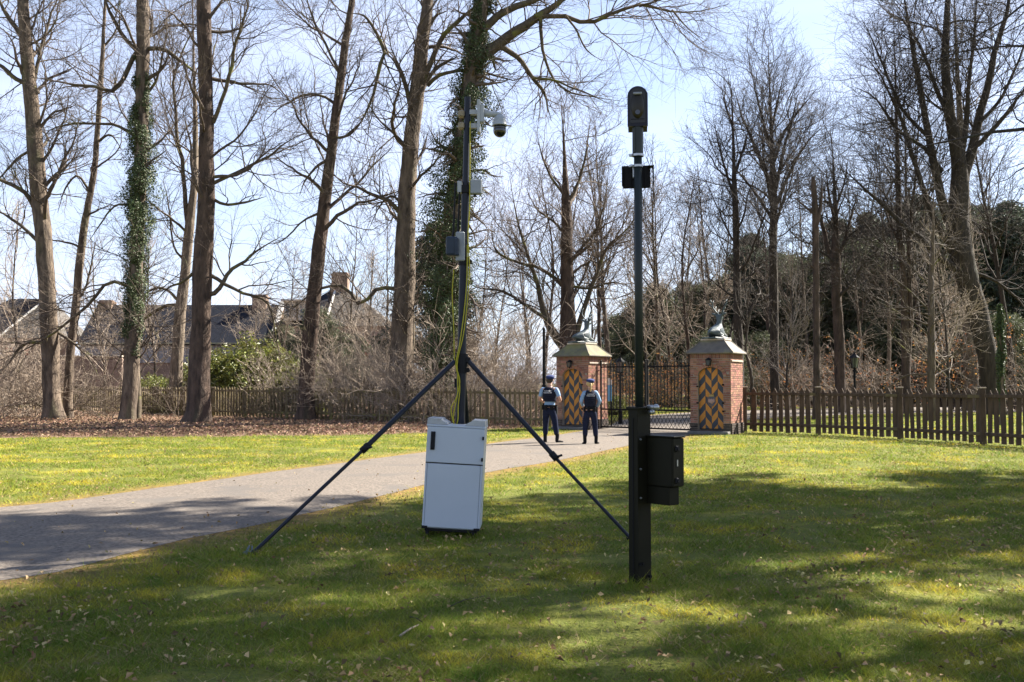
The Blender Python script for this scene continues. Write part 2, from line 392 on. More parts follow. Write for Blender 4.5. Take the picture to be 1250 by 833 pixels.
# ------------------------------------------------------------------ gate lodges (brick pillars with sentry doors)
brick = mat('brick', (0.31, 0.155, 0.10), (0.22, 0.105, 0.075), 5, 0.9, 0.4, 60, rnd=0.38)
brick_dark = mat('plinth_brick', (0.075, 0.055, 0.045), (0.05, 0.04, 0.035), 8, 0.9, 0.3, 50, rnd=0.4)
mortar = mat('mortar', (0.33, 0.28, 0.23), (0.24, 0.20, 0.165), 8, 0.95)
stone = mat('pale_stone', (0.45, 0.38, 0.31), (0.33, 0.28, 0.23), 6, 0.85)
lead_moss = mat('mossy_roof', (0.165, 0.155, 0.095), (0.10, 0.092, 0.066), 3, 0.85, 0.3, 20, c3=(0.19, 0.175, 0.075), c3scale=1.6, c3at=0.5)
lead_grey = mat('grey_roof', (0.165, 0.142, 0.115), (0.10, 0.088, 0.074), 3, 0.75, 0.3, 20, c3=(0.2, 0.18, 0.10), c3scale=1.6, c3at=0.6)
black_iron = mat('black_iron', (0.006, 0.006, 0.007), rough=0.6, spec=0.15)
glass = mat('lamp_glass', (0.05, 0.06, 0.065), rough=0.12, spec=0.6)
orange = mat('orange_paint', (0.42, 0.165, 0.018), (0.34, 0.13, 0.016), 9, 0.6)
navy = mat('black_paint', (0.022, 0.028, 0.042), (0.03, 0.036, 0.05), 9, 0.55)
bronze = mat('verdigris_bronze', (0.045, 0.062, 0.07), (0.085, 0.105, 0.11), 5, 0.5, 0.4, 25, c3=(0.26, 0.28, 0.27), c3scale=2.4, c3at=0.6)
W = 1.32; ZE = 2.53; H_PL = 0.33
def brick_box(c, s):
    v = np.array([(i, j, k) for i in (-.5, .5) for j in (-.5, .5) for k in (-.5, .5)]) * s + c
    f = np.array([(0, 1, 3, 2), (4, 6, 7, 5), (0, 4, 5, 1), (2, 3, 7, 6), (0, 2, 6, 4), (1, 5, 7, 3)])
    return v, f
def door_top(x): return 1.84 + 0.26 * math.sqrt(max(0, 1 - (x / 0.41) ** 2))
def lodge(corner, a, label, roofm, rng, crest):
    c = Vector(corner) + Vector((-math.cos(a), math.sin(a))) * W / 2 + Vector((math.sin(a), math.cos(a))) * W / 2
    t = thing('gate_lodge', label, 'gate lodge', (c.x, c.y, 0), -a)
    h = W / 2
    # core in four pieces so that the doorway is a real recess
    b = B(); i = h - 0.012
    b.box((0, 0.13, ZE / 2), (2 * i, 2 * i - 0.26, ZE)); b.box((-(i + 0.41) / 2, -i + .13, ZE / 2), (i - 0.41, .26, ZE)); b.box(((i + 0.41) / 2, -i + .13, ZE / 2), (i - 0.41, .26, ZE))
    # arch head
    pts = [(-.41, -i, ZE - .002)] + [(x, -i, door_top(x) + .001) for x in np.linspace(-.41, .41, 17)] + [(.41, -i, ZE - .002)]
    b.prism(pts, (0, .26, 0)); b.done('wall', mortar, t)
    Vs, Fs, rn, dk = [], [], [], []; Vd, Fd, rd = [], [], []
    BL, BH, J = 0.21, 0.058, 0.012
    for face in range(4):
        ca, sa = [(1, 0), (0, 1), (-1, 0), (0, -1)][face]
        z = 0.0; row = 0
        while z + BH < ZE - 0.005:
            soldier = z > ZE - 0.2 and face >= 0
            hh = min(0.15, ZE - z - .01) if soldier else BH; bl = 0.062 if soldier else BL
            x = -h + (0 if (row % 2 or soldier) else -BL / 2)
            while x < h - .01:
                x0, x1 = max(x, -h + .002), min(x + bl, h - .002); cx, w = (x0 + x1) / 2, x1 - x0
                if w > 0.025:
                    zc = z + hh / 2
                    skip = False
                    if face == 0 and abs(cx) < .41 + w / 2 and 0.14 < zc < door_top(cx) + .13:
                        # cut bricks beside the opening
                        if zc < 1.84 and abs(cx) > 0.41 - w / 2:
                            if cx > 0: x0 = max(x0, .412)
                            else: x1 = min(x1, -.412)
                            cx, w = (x0 + x1) / 2, x1 - x0; skip = w < .02
                        else: skip = True
                    if not skip:
                        pl = zc < H_PL; out = h - .012 + (0.03 if pl else 0)
                        y = -(out + rng.uniform(-.002, .003)) + (0.0)
                        cc = np.array((cx, y, zc)); sz = np.array((w - J, 0.022 + (.06 if pl else 0), hh - 0.004))
                        if pl: cc[1] += .03
                        v, f = brick_box(cc, sz); v = np.stack([v[:, 0] * ca - v[:, 1] * sa, v[:, 0] * sa + v[:, 1] * ca, v[:, 2]], 1)
                        if pl: Fd.append(f + 8 * len(Vd)); Vd.append(v); rd += [rng.random()] * 6
                        else: Fs.append(f + 8 * len(Vs)); Vs.append(v); rn += [rng.random() * (0.5 if soldier else 1)] * 6
                x += bl + 0.0
            z += hh + J; row += 1
    # arch of brick wedges over the door
    for q in range(27):
        th = PI * (q + .5) / 27; cx, cz = .47 * math.cos(th), 1.84 + .32 * math.sin(th); ang = math.atan2(math.sin(th) * .9, math.cos(th))
        v, f = brick_box(np.zeros(3), np.array((0.115, 0.03, 0.036)))
        v = np.stack([v[:, 0] * math.cos(ang) - v[:, 2] * math.sin(ang) + cx, v[:, 1] - h, v[:, 0] * math.sin(ang) + v[:, 2] * math.cos(ang) + cz], 1)
        Fs.append(f + 8 * len(Vs)); Vs.append(v); rn += [0.4 + .6 * rng.random()] * 6
    o = link('brickwork', mesh_np('brickwork', np.concatenate(Vs), np.concatenate(Fs), False, np.array(rn)), brick, t); tag(o, kind='stuff')
    o = link('plinth', mesh_np('plinth', np.concatenate(Vd), np.concatenate(Fd), False, np.array(rd)), brick_dark, t); tag(o, kind='stuff')
    b = B(); b.box((h + .012, 0, 2.3), (.05, W * .93, .05), bev=.006); b.done('stone_band', stone, t)
    b = B(); b.box((0, -h - .16, .05), (1.3, .36, .1), bev=.015); b.done('door_step', mat('step_stone', (.16, .15, .14), (.10, .10, .095), 8), t)
    # roof: eaves slab, sloping roof, top slab
    e = h + .11; u_ = .36
    b = B(); b.box((0, 0, ZE + .02), (2 * e, 2 * e, .045), bev=.01); b.done('eaves', lead_grey, t)
    b = B(); b.loft([[(-e + .01, -e + .01, ZE + .043), (e - .01, -e + .01, ZE + .043), (e - .01, e - .01, ZE + .043), (-e + .01, e - .01, ZE + .043)],
                     [(-.56, -.56, ZE + .22), (.56, -.56, ZE + .22), (.56, .56, ZE + .22), (-.56, .56, ZE + .22)],
                     [(-u_, -u_, ZE + .43), (u_, -u_, ZE + .43), (u_, u_, ZE + .43), (-u_, u_, ZE + .43)]])
    rf = b.done('roof', roofm, t)
    for sx in (-1, 1):
        for sy in (-1, 1):
            b = B(); b.tube([(sx * (e - .01), sy * (e - .01), ZE + .045), (sx * .56, sy * .56, ZE + .222), (sx * u_, sy * u_, ZE + .432)], .018, 6); b.done('hip_roll', lead_grey, rf)
    b = B(); b.box((0, 0, ZE + .455), (.78, .78, .055), bev=.012); b.done('top_slab', stone, t)
    # door of four painted planks with a chevron of raised stripes
    d = B(); d.box((0, -h + .17, 1.0), (.80, .02, 1.7)); door = d.done('door', navy, t)
    for k in range(4):
        x0, x1 = -.4 + .2 * k + .003, -.4 + .2 * (k + 1) - .003; zb = .17
        d = B(); d.prism([(x0, -h + .155, zb), (x1, -h + .155, zb), (x1, -h + .155, door_top(x1) - .01), ((x0 + x1) / 2, -h + .155, door_top((x0 + x1) / 2) - .008), (x0, -h + .155, door_top(x0) - .01)], (0, -.03, 0))
        d.done('plank', chev_mat(k), door)
    for sx, zz in ((1, 1.55), (1, .98), (1, .72), (-1, .98), (-1, 1.5)):
        b = B(); b.box((sx * .415, -h - .02, zz), (.07, .03, .05), bev=.008); b.done('hinge', black_iron, door)
    if crest:
        b = B(); sh = [(-.13, 0, .15), (0, 0, .165), (.13, 0, .15), (.13, 0, -.02), (.075, 0, -.12), (0, 0, -.17), (-.075, 0, -.12), (-.13, 0, -.02)]
        b.prism([(x_, -h + .12, 1.02 + z_) for x_, y_, z_ in sh], (0, -.012, 0)); cr = b.done('crest', mat('crest_field', (.05, .075, .12), (.16, .10, .06), 6, .6), t)
        b = B(); b.sph((0, -h + .105, 1.03), .07, (1, .25, 1.1), 10, 8); b.sph((-.075, -h + .105, 1.05), .04, (.8, .25, 1.6), 8, 6); b.sph((.075, -h + .105, 1.05), .04, (.8, .25, 1.6), 8, 6); b.done('charge', mat('crest_charge', (.42, .25, .19), (.32, .22, .2), 12, .6), cr, True)
        b = B(); b.box((0, -h + .105, 1.205), (.16, .02, .05), bev=.006); [b.sph((x_, -h + .105, 1.25), .018, u=8, v=6) for x_ in (-.06, 0, .06)]; b.done('crown', mat('crest_crown', (.35, .26, .1), rough=.5), cr)
    # lantern over the door
    lb = B(); lb.box((0, -h - .03, 2.33), (.05, .04, .1)); lb.tube([(0, -h - .03, 2.36), (0, -h - .1, 2.40), (0, -h - .17, 2.385)], .012, 6)
    lb.loft([[(x_ * r_, -h - .17 + y_ * r_, z_) for x_, y_ in ((-1, -1), (1, -1), (1, 1), (-1, 1))] for r_, z_ in ((.012, 2.40), (.085, 2.33), (.085, 2.32))])
    for x_, y_ in ((-1, -1), (1, -1), (1, 1), (-1, 1)): lb.cyl((x_ * .072, -h - .17 + y_ * .072, 2.325), (x_ * .05, -h - .17 + y_ * .05, 2.16), .007, seg=5)
    lb.box((0, -h - .17, 2.155), (.12, .12, .02)); lb.cyl((0, -h - .17, 2.145), (0, -h - .17, 2.10), .016, .004, 6)
    ln = lb.done('lantern', black_iron, t)
    gb = B(); gb.loft([[(x_ * r_, -h - .17 + y_ * r_, z_) for x_, y_ in ((-1, -1), (1, -1), (1, 1), (-1, 1))] for r_, z_ in ((.045, 2.168), (.066, 2.315))]); gb.done('lantern_glass', glass, ln)
    return t, c
_chev = {}
def chev_mat(k):
    """flat painted stripes on the door boards, orange and black, slanting up or down per board"""
    if k in _chev: return _chev[k]
    m = bpy.data.materials.new('chevron_paint'); m.use_nodes = True; n, l = m.node_tree.nodes, m.node_tree.links; p = n['Principled BSDF']; p.inputs['Roughness'].default_value = .6
    co = n.new('ShaderNodeTexCoord'); sp = n.new('ShaderNodeSeparateXYZ'); l.new(co.outputs['Object'], sp.inputs[0])
    f = n.new('ShaderNodeMath'); f.operation = 'MULTIPLY_ADD'; f.inputs[1].default_value = -1.15 if k % 2 == 0 else 1.15; f.inputs[2].default_value = 0
    ad = n.new('ShaderNodeMath'); ad.inputs[1].default_value = .4 - .2 * (k + (k % 2)); l.new(sp.outputs['X'], ad.inputs[0]); l.new(ad.outputs[0], f.inputs[0])
    s = n.new('ShaderNodeMath'); s.operation = 'ADD'; l.new(sp.outputs['Z'], s.inputs[0]); l.new(f.outputs[0], s.inputs[1])
    dv = n.new('ShaderNodeMath'); dv.operation = 'DIVIDE'; dv.inputs[1].default_value = .45; l.new(s.outputs[0], dv.inputs[0])
    of = n.new('ShaderNodeMath'); of.operation = 'ADD'; of.inputs[1].default_value = (0.3 if k % 2 == 0 else 0.8); l.new(dv.outputs[0], of.inputs[0])
    fr = n.new('ShaderNodeMath'); fr.operation = 'FRACT'; l.new(of.outputs[0], fr.inputs[0])
    gt = n.new('ShaderNodeMath'); gt.operation = 'GREATER_THAN'; gt.inputs[1].default_value = .5; l.new(fr.outputs[0], gt.inputs[0])
    t = n.new('ShaderNodeTexNoise'); t.inputs['Scale'].default_value = 9; t.inputs['Detail'].default_value = 5; l.new(co.outputs['Object'], t.inputs['Vector'])
    def mx(f_, a_, b_):
        q = n.new('ShaderNodeMix'); q.data_type = 'RGBA'; l.new(f_, q.inputs[0])
        for i_, s_ in ((6, a_), (7, b_)):
            if isinstance(s_, tuple): q.inputs[i_].default_value = (*s_, 1)
            else: l.new(s_, q.inputs[i_])
        return q.outputs[2]
    l.new(mx(gt.outputs[0], mx(t.outputs['Fac'], (.40, .15, .012), (.52, .22, .03)), mx(t.outputs['Fac'], (.018, .024, .036), (.04, .046, .06))), p.inputs['Base Color'])
    _chev[k] = m; return m
lrng = random.Random(5)
AL, AR = R(36), R(29)
lodge_l, cl_ = lodge((2.62, 34.2), AL, 'brick gate lodge with mossy roof and chevron door, behind the two officers', lead_moss, lrng, False)
lodge_r, cr_ = lodge((6.81, 31.0), AR, 'brick gate lodge with grey roof and a crest on its chevron door', lead_grey, lrng, True)

# ------------------------------------------------------------------ farm houses behind the left fence
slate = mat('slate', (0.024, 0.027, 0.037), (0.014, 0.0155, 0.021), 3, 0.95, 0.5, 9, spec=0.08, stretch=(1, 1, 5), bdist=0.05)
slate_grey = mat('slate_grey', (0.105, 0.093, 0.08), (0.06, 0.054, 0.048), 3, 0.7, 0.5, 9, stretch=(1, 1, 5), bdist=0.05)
plaster = mat('pale_plaster', (0.40, 0.31, 0.26), (0.33, 0.25, 0.21), 2, 0.9)
old_brick = mat('old_brick_wall', (0.205, 0.15, 0.12), (0.14, 0.10, 0.08), 4, 0.9, 0.3, 14, stretch=(1, 1, 4), c3=(0.27, 0.2, 0.16), c3scale=.4, c3at=.55)
white_paint = mat('white_paint', (0.62, 0.60, 0.56), (0.45, 0.43, 0.39), 3, rough=0.7)
red_paint = mat('red_paint', (0.36, 0.03, 0.025), rough=0.5)
pane_m = mat('window_pane', (0.06, 0.075, 0.09), rough=0.1, spec=0.6)
gutter_m = mat('gutter', (0.22, 0.23, 0.16), rough=0.7)
grey_boards = mat('grey_boards', (0.25, 0.255, 0.27), (0.17, 0.175, 0.19), 4, .7)
chim = mat('chimney_brick', (0.25, 0.17, 0.12), (0.17, 0.115, 0.085), 5, 0.9, 0.3, 14)
def window(root, x, z, w, h, y, bars=(2, 3), shut=None):
    b = B(); t = .06
    for sx in (-1, 1): b.box((x + sx * (w / 2 - t / 2), y, z), (t, .08, h))
    for sz in (-1, 1): b.box((x, y, z + sz * (h / 2 - t / 2)), (w - 2 * t, .08, t))
    for i in range(1, bars[0]): b.box((x - w / 2 + w * i / bars[0], y, z), (.035, .05, h - 2 * t))
    for i in range(1, bars[1]): b.box((x, y, z - h / 2 + h * i / bars[1]), (w - 2 * t, .045, .035))
    f = b.done('window', white_paint, root)
    b = B(); b.box((x, y + .02, z), (w - 2 * t, .01, h - 2 * t)); b.done('pane', pane_m, f)
    if shut:
        for sx in (-1, 1):
            b = B(); b.box((x + sx * (w / 2 + shut / 2 + .02), y - .02, z), (shut, .05, h), bev=.01); b.box((x + sx * (w / 2 + shut / 2 + .02), y - .05, z), (shut * .7, .02, h * .8), bev=.005); b.done('shutter', red_paint, root)
def chimney(root, x, y, z0, z1, w):
    b = B(); b.box((x, y, (z0 + z1) / 2), (w, w * .8, z1 - z0)); b.box((x, y, z1 - .12), (w + .14, w * .8 + .14, .14)); b.box((x, y, z1 + .04), (w * .9, w * .7, .12))
    b.done('chimney', chim, root)
def gable_roof(root, x0, x1, y0, y1, ze, zr, m, nm='roof'):
    ym = (y0 + y1) / 2; b = B(); t = .18
    for ya, yb in ((y0 - .3, ym), (y1 + .3, ym)):
        zo = ze - .3 * (zr - ze) / (ym - y0)
        b.loft([[(x, ya, zo), (x, yb, zr), (x, yb, zr + t), (x, ya, zo + t)] for x in (x0 - .15, x1 + .15)])
    return b.done(nm, m, root)
YH = 82.0
def hx(px): return X(px, YH)
def hz(py): return at(625, py, YH).z
# long low range
t = thing('farm_building', 'long low farm building with a dark slate roof and two chimneys', 'building', (hx(210), YH, 0)); ox = hx(210)
x0, x1 = hx(98) - ox, hx(331) - ox; ze, zr = hz(418), hz(371)
b = B(); b.box(((x0 + x1) / 2, 3.5, ze / 2), (x1 - x0, 6.9, ze - .02)); b.done('wall', old_brick, t)
gable_roof(t, x0, x1, 0, 7, ze, zr, slate)
b = B(); b.prism([(x1 - .1, -.1, ze - .1), (x1 - .1, 3.5, zr + .35), (x1 - .1, 7.1, ze - .1)], (.35, 0, 0)); b.done('gable_wall', chim, t)
for s in (-1, 1):
    b = B(); b.loft([[(x1 + q, 3.5 + s * 3.9, ze - .2), (x1 + q, 3.5, zr + .34), (x1 + q, 3.5, zr + .5), (x1 + q, 3.5 + s * 3.9, ze - .02)] for q in (-.12, .28)]); b.done('gable_coping', white_paint, t)
chimney(t, hx(108) - ox, 3.5, zr - 1, hz(364), 1.15); chimney(t, hx(304) - ox, 3.5, zr - 1, hz(357), 1.2)
b = B(); b.box(((x0 + x1) / 2, -.42, ze - .1), (x1 - x0, .14, .1)); b.done('gutter', gutter_m, t)
nb = 34
for i in range(nb):
    b = B(); xx_ = x0 + (x1 - x0) * (i + .5) / nb
    b.box((xx_, -.06, ze - .95), ((x1 - x0) / nb - .03, .05, 1.5), bev=.01); b.done('wall_board', grey_boards, t)
# tall house with hipped roof, right
t = thing('farmhouse', 'tall farmhouse with pale walls, red shutters and a big chimney on its roof', 'house', (hx(395), YH - 3, 0)); Yq = YH - 3; ox = hx(395)
def fx(px): return X(px, Yq) - ox
def fz(py): return at(625, py, Yq).z
xl, xr = fx(338), fx(474); zw = fz(397); za = fz(347)
b = B(); b.box(((xl + xr) / 2, 4.5, zw / 2), (xr - xl, 9, zw)); b.done('wall', plaster, t)
xa, xb = fx(397), fx(412)
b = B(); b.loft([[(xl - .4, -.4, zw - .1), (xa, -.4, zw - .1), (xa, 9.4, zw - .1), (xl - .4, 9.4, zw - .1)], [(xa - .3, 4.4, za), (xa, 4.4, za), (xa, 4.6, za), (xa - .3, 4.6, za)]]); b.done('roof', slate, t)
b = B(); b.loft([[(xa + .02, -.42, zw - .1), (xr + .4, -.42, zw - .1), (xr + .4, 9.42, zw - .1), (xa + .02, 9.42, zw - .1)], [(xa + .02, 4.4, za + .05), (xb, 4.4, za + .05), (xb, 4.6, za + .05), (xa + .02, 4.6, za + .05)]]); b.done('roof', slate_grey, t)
b = B(); b.tube([(xa + .02, -.5, zw - .05), (xa + .02, 4.4, za + .1)], .09, 6); b.done('ridge_coping', white_paint, t)
chimney(t, fx(403), 4.5, za - 1.2, fz(327), 1.35)
b = B(); b.cyl((fx(402), 4.5, fz(327)), (fx(402), 4.5, fz(305)), .03, seg=6); b.box((fx(402), 4.5, fz(310)), (.9, .04, .04)); b.done('weather_vane', black_iron, t)
for px in (354, 372):       # dormers
    b = B(); b.box((fx(px), .9, fz(380)), (.95, 2.4, 1.5)); b.box((fx(px), .7, fz(380) + .82), (1.25, 2.8, .12)); d = b.done('dormer', white_paint, t); window(t, fx(px), fz(380), .75, 1.2, -.33, (2, 3))
for px in (350, 372, 425, 459): window(t, fx(px), fz(428), 1.0, 1.9, -.05, (2, 4), shut=.42)
window(t, fx(444), fz(412), .6, .8, -.05, (2, 2))
# gabled house far left
t = thing('farmhouse', 'gabled farmhouse at the far left with a tall chimney and white gable coping', 'house', (hx(10), YH - 1, 0)); ox = hx(10)
x0, x1 = hx(-60) - ox, hx(42) - ox; ze, zr = hz(412), hz(362)
b = B(); b.box(((x0 + x1) / 2, 3.5, ze / 2), (x1 - x0, 7, ze)); b.done('wall', plaster, t)
gx_ = hx(38) - ox
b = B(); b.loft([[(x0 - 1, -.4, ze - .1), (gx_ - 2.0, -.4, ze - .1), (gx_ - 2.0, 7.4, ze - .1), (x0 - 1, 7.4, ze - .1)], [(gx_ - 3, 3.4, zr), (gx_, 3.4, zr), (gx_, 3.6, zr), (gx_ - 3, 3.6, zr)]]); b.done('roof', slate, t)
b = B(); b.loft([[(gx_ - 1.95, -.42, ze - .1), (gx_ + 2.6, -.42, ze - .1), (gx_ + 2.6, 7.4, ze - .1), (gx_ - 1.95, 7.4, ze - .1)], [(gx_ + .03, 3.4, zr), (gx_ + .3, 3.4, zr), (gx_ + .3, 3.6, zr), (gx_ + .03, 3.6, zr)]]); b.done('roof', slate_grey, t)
b = B(); b.tube([(gx_ - 2.0, -.5, ze - .05), (gx_ + .05, 3.4, zr + .05)], .09, 6); b.done('gable_coping', white_paint, t)
chimney(t, hx(39) - ox, 3.5, zr - .6, hz(350), 1.05); chimney(t, hx(2) - ox, 3.5, zr - 2.2, hz(384), 1.0)
for px in (-20, 8, 30): window(t, hx(px) - ox, hz(436), .9, 1.5, -.05, (2, 3), shut=.4)
# garden wall in front of the buildings
t = thing('garden_wall', 'low old brick garden wall seen through the trees at the left', 'wall', (hx(60), 70, 0)); ox = hx(60)
Yw = 70; xa, xb = X(-150, Yw) - ox, X(150, Yw) - ox; zt = at(625, 436, Yw).z
b = B(); b.box(((xa + xb) / 2, 0, zt / 2), (xb - xa, .35, zt)); b.done('wall', old_brick, t)
b = B(); b.box(((xa + xb) / 2, 0, zt + .05), (xb - xa + .05, .5, .1), bev=.02); b.done('coping', stone, t)

# ------------------------------------------------------------------ trees
def grow(rng, P0, D0, L, r0, r1, K, wob, up, pw=1.0):
    N = len(P0); P = np.zeros((N, K, 3)); P[:, 0] = P0; d = D0 / (np.linalg.norm(D0, axis=1, keepdims=True) + 1e-9)
    st = (L / (K - 1))[:, None]; upv = np.zeros((N, 3)); upv[:, 2] = up
    for k in range(1, K):
        d = d + rng.normal(size=(N, 3)) * wob + upv; d /= np.linalg.norm(d, axis=1, keepdims=True) + 1e-9
        P[:, k] = P[:, k - 1] + d * st
    t = np.linspace(0, 1, K)[None] ** pw
    return P, r0[:, None] * (1 - t) + r1[:, None] * t
def spawn(rng, P, Rr, n, t0, t1, ang, asd, bias=None):
    N, K, _ = P.shape; n = np.broadcast_to(np.asarray(n), (N,)).astype(int); idx = np.repeat(np.arange(N), n)
    start = np.repeat(np.cumsum(n) - n, n); k = np.arange(len(idx)) - start
    t = t0 + (t1 - t0) * (k + rng.random(len(idx))) / np.maximum(n[idx], 1)
    f = t * (K - 1) * .9999; i = f.astype(int); fr = (f - i)[:, None]
    a, b = P[idx, i], P[idx, i + 1]; pos = a + (b - a) * fr; T = b - a; T /= np.linalg.norm(T, axis=1, keepdims=True) + 1e-9
    v = rng.normal(size=pos.shape)
    if bias is not None: v = v + bias
    v -= (v * T).sum(1, keepdims=True) * T; v /= np.linalg.norm(v, axis=1, keepdims=True) + 1e-9
    an = (ang + asd * rng.normal(size=len(idx)))[:, None]
    r = Rr[idx, i] * (1 - fr[:, 0]) + Rr[idx, i + 1] * fr[:, 0]
    return pos, np.cos(an) * T + np.sin(an) * v, r, idx, t
def plen(P): return np.linalg.norm(np.diff(P, axis=1), axis=2).sum(1)
def fine(rng, acc, P, Rr, d2, d3, d4, up=(.06, .04, .02), tw=.006, l2=.68, t0=.2, ang=R(45), keep=None, cap=9000):
    """side branches, twigs and twiglets on the limbs P"""
    L = plen(P); n = np.maximum(2, (L * d2).astype(int))
    p, D, r, ix, t = spawn(rng, P, Rr, n, t0, .99, ang, .25)
    l = L[ix] * l2 * (1.05 - .75 * t) * rng.uniform(.55, 1.25, len(ix)) + .35
    A, ra = grow(rng, p, D, l, np.clip(r * .5, tw * 1.3, .034), np.full(len(l), tw * .8), 8, .19, up[0]); acc.add(A, ra, 4)
    n = np.maximum(2, (l * d3).astype(int))
    p, D, r, ix, t = spawn(rng, A, ra, n, .12, .99, ang, .25); l3 = l[ix] * .55 * (1.1 - .7 * t) * rng.uniform(.5, 1.3, len(ix)) + .2
    Bq, rb = grow(rng, p, D, l3, np.clip(r * .7, tw, .02), np.full(len(l3), tw * .65), 4, .17, up[1]); acc.add(Bq, rb, 3)
    if d4:
        n = np.maximum(1, (l3 * d4).astype(int)); n = np.minimum(n, 9)
        p, D, r, ix, t = spawn(rng, Bq, rb, n, .15, .99, ang, .3); l4 = np.clip(l3[ix] * .55 * rng.uniform(.5, 1.4, len(ix)), .12, 1.1)
        if len(p) > cap:
            s = rng.choice(len(p), cap, False); p, D, l4 = p[s], D[s], l4[s]
        C_, rc = grow(rng, p, D, l4, np.full(len(l4), tw * .75), np.full(len(l4), tw * .4), 2, .15, up[2]); acc.add(C_, rc, 3)
    return A, ra
def curve(pts, K):
    p = np.array(pts, float); s = np.r_[0, np.cumsum(np.linalg.norm(np.diff(p[:, :3], axis=0), axis=1))]; t = np.linspace(0, s[-1], K)
    # Catmull-Rom through the points
    q = np.concatenate([2 * p[:1] - p[1:2], p, 2 * p[-1:] - p[-2:-1]]); out = []
    for tt in t:
        i = min(max(np.searchsorted(s, tt, 'right') - 1, 0), len(p) - 2); u = (tt - s[i]) / max(s[i + 1] - s[i], 1e-9)
        a, b, c, d = q[i], q[i + 1], q[i + 2], q[i + 3]
        out.append(.5 * (2 * b + (c - a) * u + (2 * a - 5 * b + 4 * c - d) * u * u + (3 * b - a - 3 * c + d) * u ** 3))
    o = np.array(out); o[:, 3] = np.maximum(o[:, 3], .004); return o
def leaf_mesh(name, C, Nn, L, W_, rng):
    V, Q = quads(C, Nn, L, W_, rng); return mesh_np(name, V, Q, False, rng.random(len(Q)))
def hero(name, label, Y, trunk, limbs, m_bark, m_twig, seed, n_auto=14, auto=(.3, .97), al=(2.0, 5.5), ivy=None, dens=(2.5, 3.2, 3.5), cap=13000, up=.05, moss=True, lump=.0, fork=R(55), alup=.05, group=None, cat='tree'):
    """a tree measured in the photograph: trunk and limbs (pixel x, pixel y, pixel width[, depth offset]) at distance Y"""
    rng = np.random.default_rng(seed); px0 = trunk[0][0]
    def W3(q):
        x, y, w = q[:3]; dy = q[3] if len(q) > 3 else 0; v = at(x, y, Y + dy); return (v.x, v.y, v.z, w * (Y + dy) / F / 2)
    tp = [W3(q) for q in trunk]; b0 = np.array((tp[0][0], tp[0][1], 0.0))
    tp[0] = (tp[0][0], tp[0][1], -.15, tp[0][3]); tp = [tuple(np.array(q[:3]) - b0) + (q[3],) for q in tp]
    t = thing(name, label, cat, b0, 0, group)
    K = 110; T = curve(tp, K); T[:, 3] *= .88 * (np.interp(np.linspace(0, 1, K), [0, .6, 1], [1, 1, .3]) if name != 'dead_tree' else 1); P = T[:, :3][None].copy(); Rr = T[:, 3][None].copy()
    P[0, 4:, :2] += np.cumsum(rng.normal(size=(K - 4, 2)) * .006, 0)
    flare = 1 + .3 * np.exp(-np.maximum(P[0, :, 2], 0) / .4); Rr = Rr * flare[None]
    S = 20; Vt, Qt = tubes(P, Rr, S)
    ctr = np.repeat(P[0], S, 0); off = Vt - ctr; an = np.arctan2(off[:, 1], off[:, 0]); hz_ = ctr[:, 2]; ca_, sa_ = np.cos(an), np.sin(an)
    big = np.array([mnoise.noise((q * 1.2, w * 1.2, z * .35 + seed)) for q, w, z in zip(ca_, sa_, hz_)]); rid = np.array([mnoise.noise((q * 4.2, w * 4.2, z * .9 + seed * 3)) for q, w, z in zip(ca_, sa_, hz_)])
    bump = 1 + .10 * big + .09 * rid + rng.normal(size=len(an)) * .012 + .16 * np.exp(-np.maximum(hz_, 0) / .3) * np.sin(an * 5 + seed)
    tr = link('trunk', mesh_np('trunk', ctr + off * bump[:, None], Qt), m_bark, t)
    LP, LR = [], []
    for lm in limbs:
        dz = rng.uniform(-.25, .25); ww = []
        for j, q in enumerate(lm):
            q = tuple(q); dy = (q[3] if len(q) > 3 else 0) + dz * j; ww.append(tuple(np.array(W3((q[0], q[1], q[2], dy))) - np.array((*b0, 0))))
        c = curve(ww, 14); c[:, 3] *= np.interp(np.linspace(0, 1, 14), [0, .6, 1], [.85, .75, .22]); c[1:-1, :3] += rng.normal(size=(12, 3)) * .02 * np.linalg.norm(c[-1, :3] - c[0, :3]) * .12
        ln = link('limb', mesh_np('limb', *tubes(c[:, :3][None], c[:, 3][None], 7)), limb_moss if moss else m_bark, t); LP.append(c[:, :3]); LR.append(c[:, 3])
    acc = Acc()
    if n_auto:
        if Y < 47 and px0 < 600: n_auto = int(n_auto * 1.7)
        p, D, r, ix, tt = spawn(rng, P, Rr, n_auto, auto[0], auto[1], fork, .22)
        l = rng.uniform(*al, len(p)) * (1.15 - .6 * tt)
        A, ra = grow(rng, p, D, l, np.clip(r * rng.uniform(.16, .42, len(r)), .022, .11), np.full(len(l), .012), 14, .17, alup); acc.add(A, ra, 6)
        LP += list(A); LR += list(ra)
    LP, LR = np.array(LP), np.array(LR)
    if len(LP): fine(rng, acc, LP, LR, *dens, cap=cap, tw=.0062 * Y / 43 if Y < 47 else .0068, up=(up, up * .7, .0))
    if acc.V:
        link('crown', acc.mesh('crown'), m_twig, t)
    if ivy:
        C, Nn = [], []
        iy = np.array([(at(0, q[0], Y).z, q[1] * Y / F, q[2] * Y / F) for q in ivy]); iy = iy[iy[:, 0].argsort()]
        n = int(11000 * (iy[-1, 0] - iy[0, 0]) ** .5 * iy[:, 1:].mean() * 2.4)
        z = rng.uniform(iy[0, 0], iy[-1, 0], n)
        cx = np.interp(z, T[:, 2], T[:, 0]); cy = np.interp(z, T[:, 2], T[:, 1]); a = rng.uniform(0, 2 * PI, n)
        wl_, wr_ = np.interp(z, iy[:, 0], iy[:, 1]), np.interp(z, iy[:, 0], iy[:, 2])
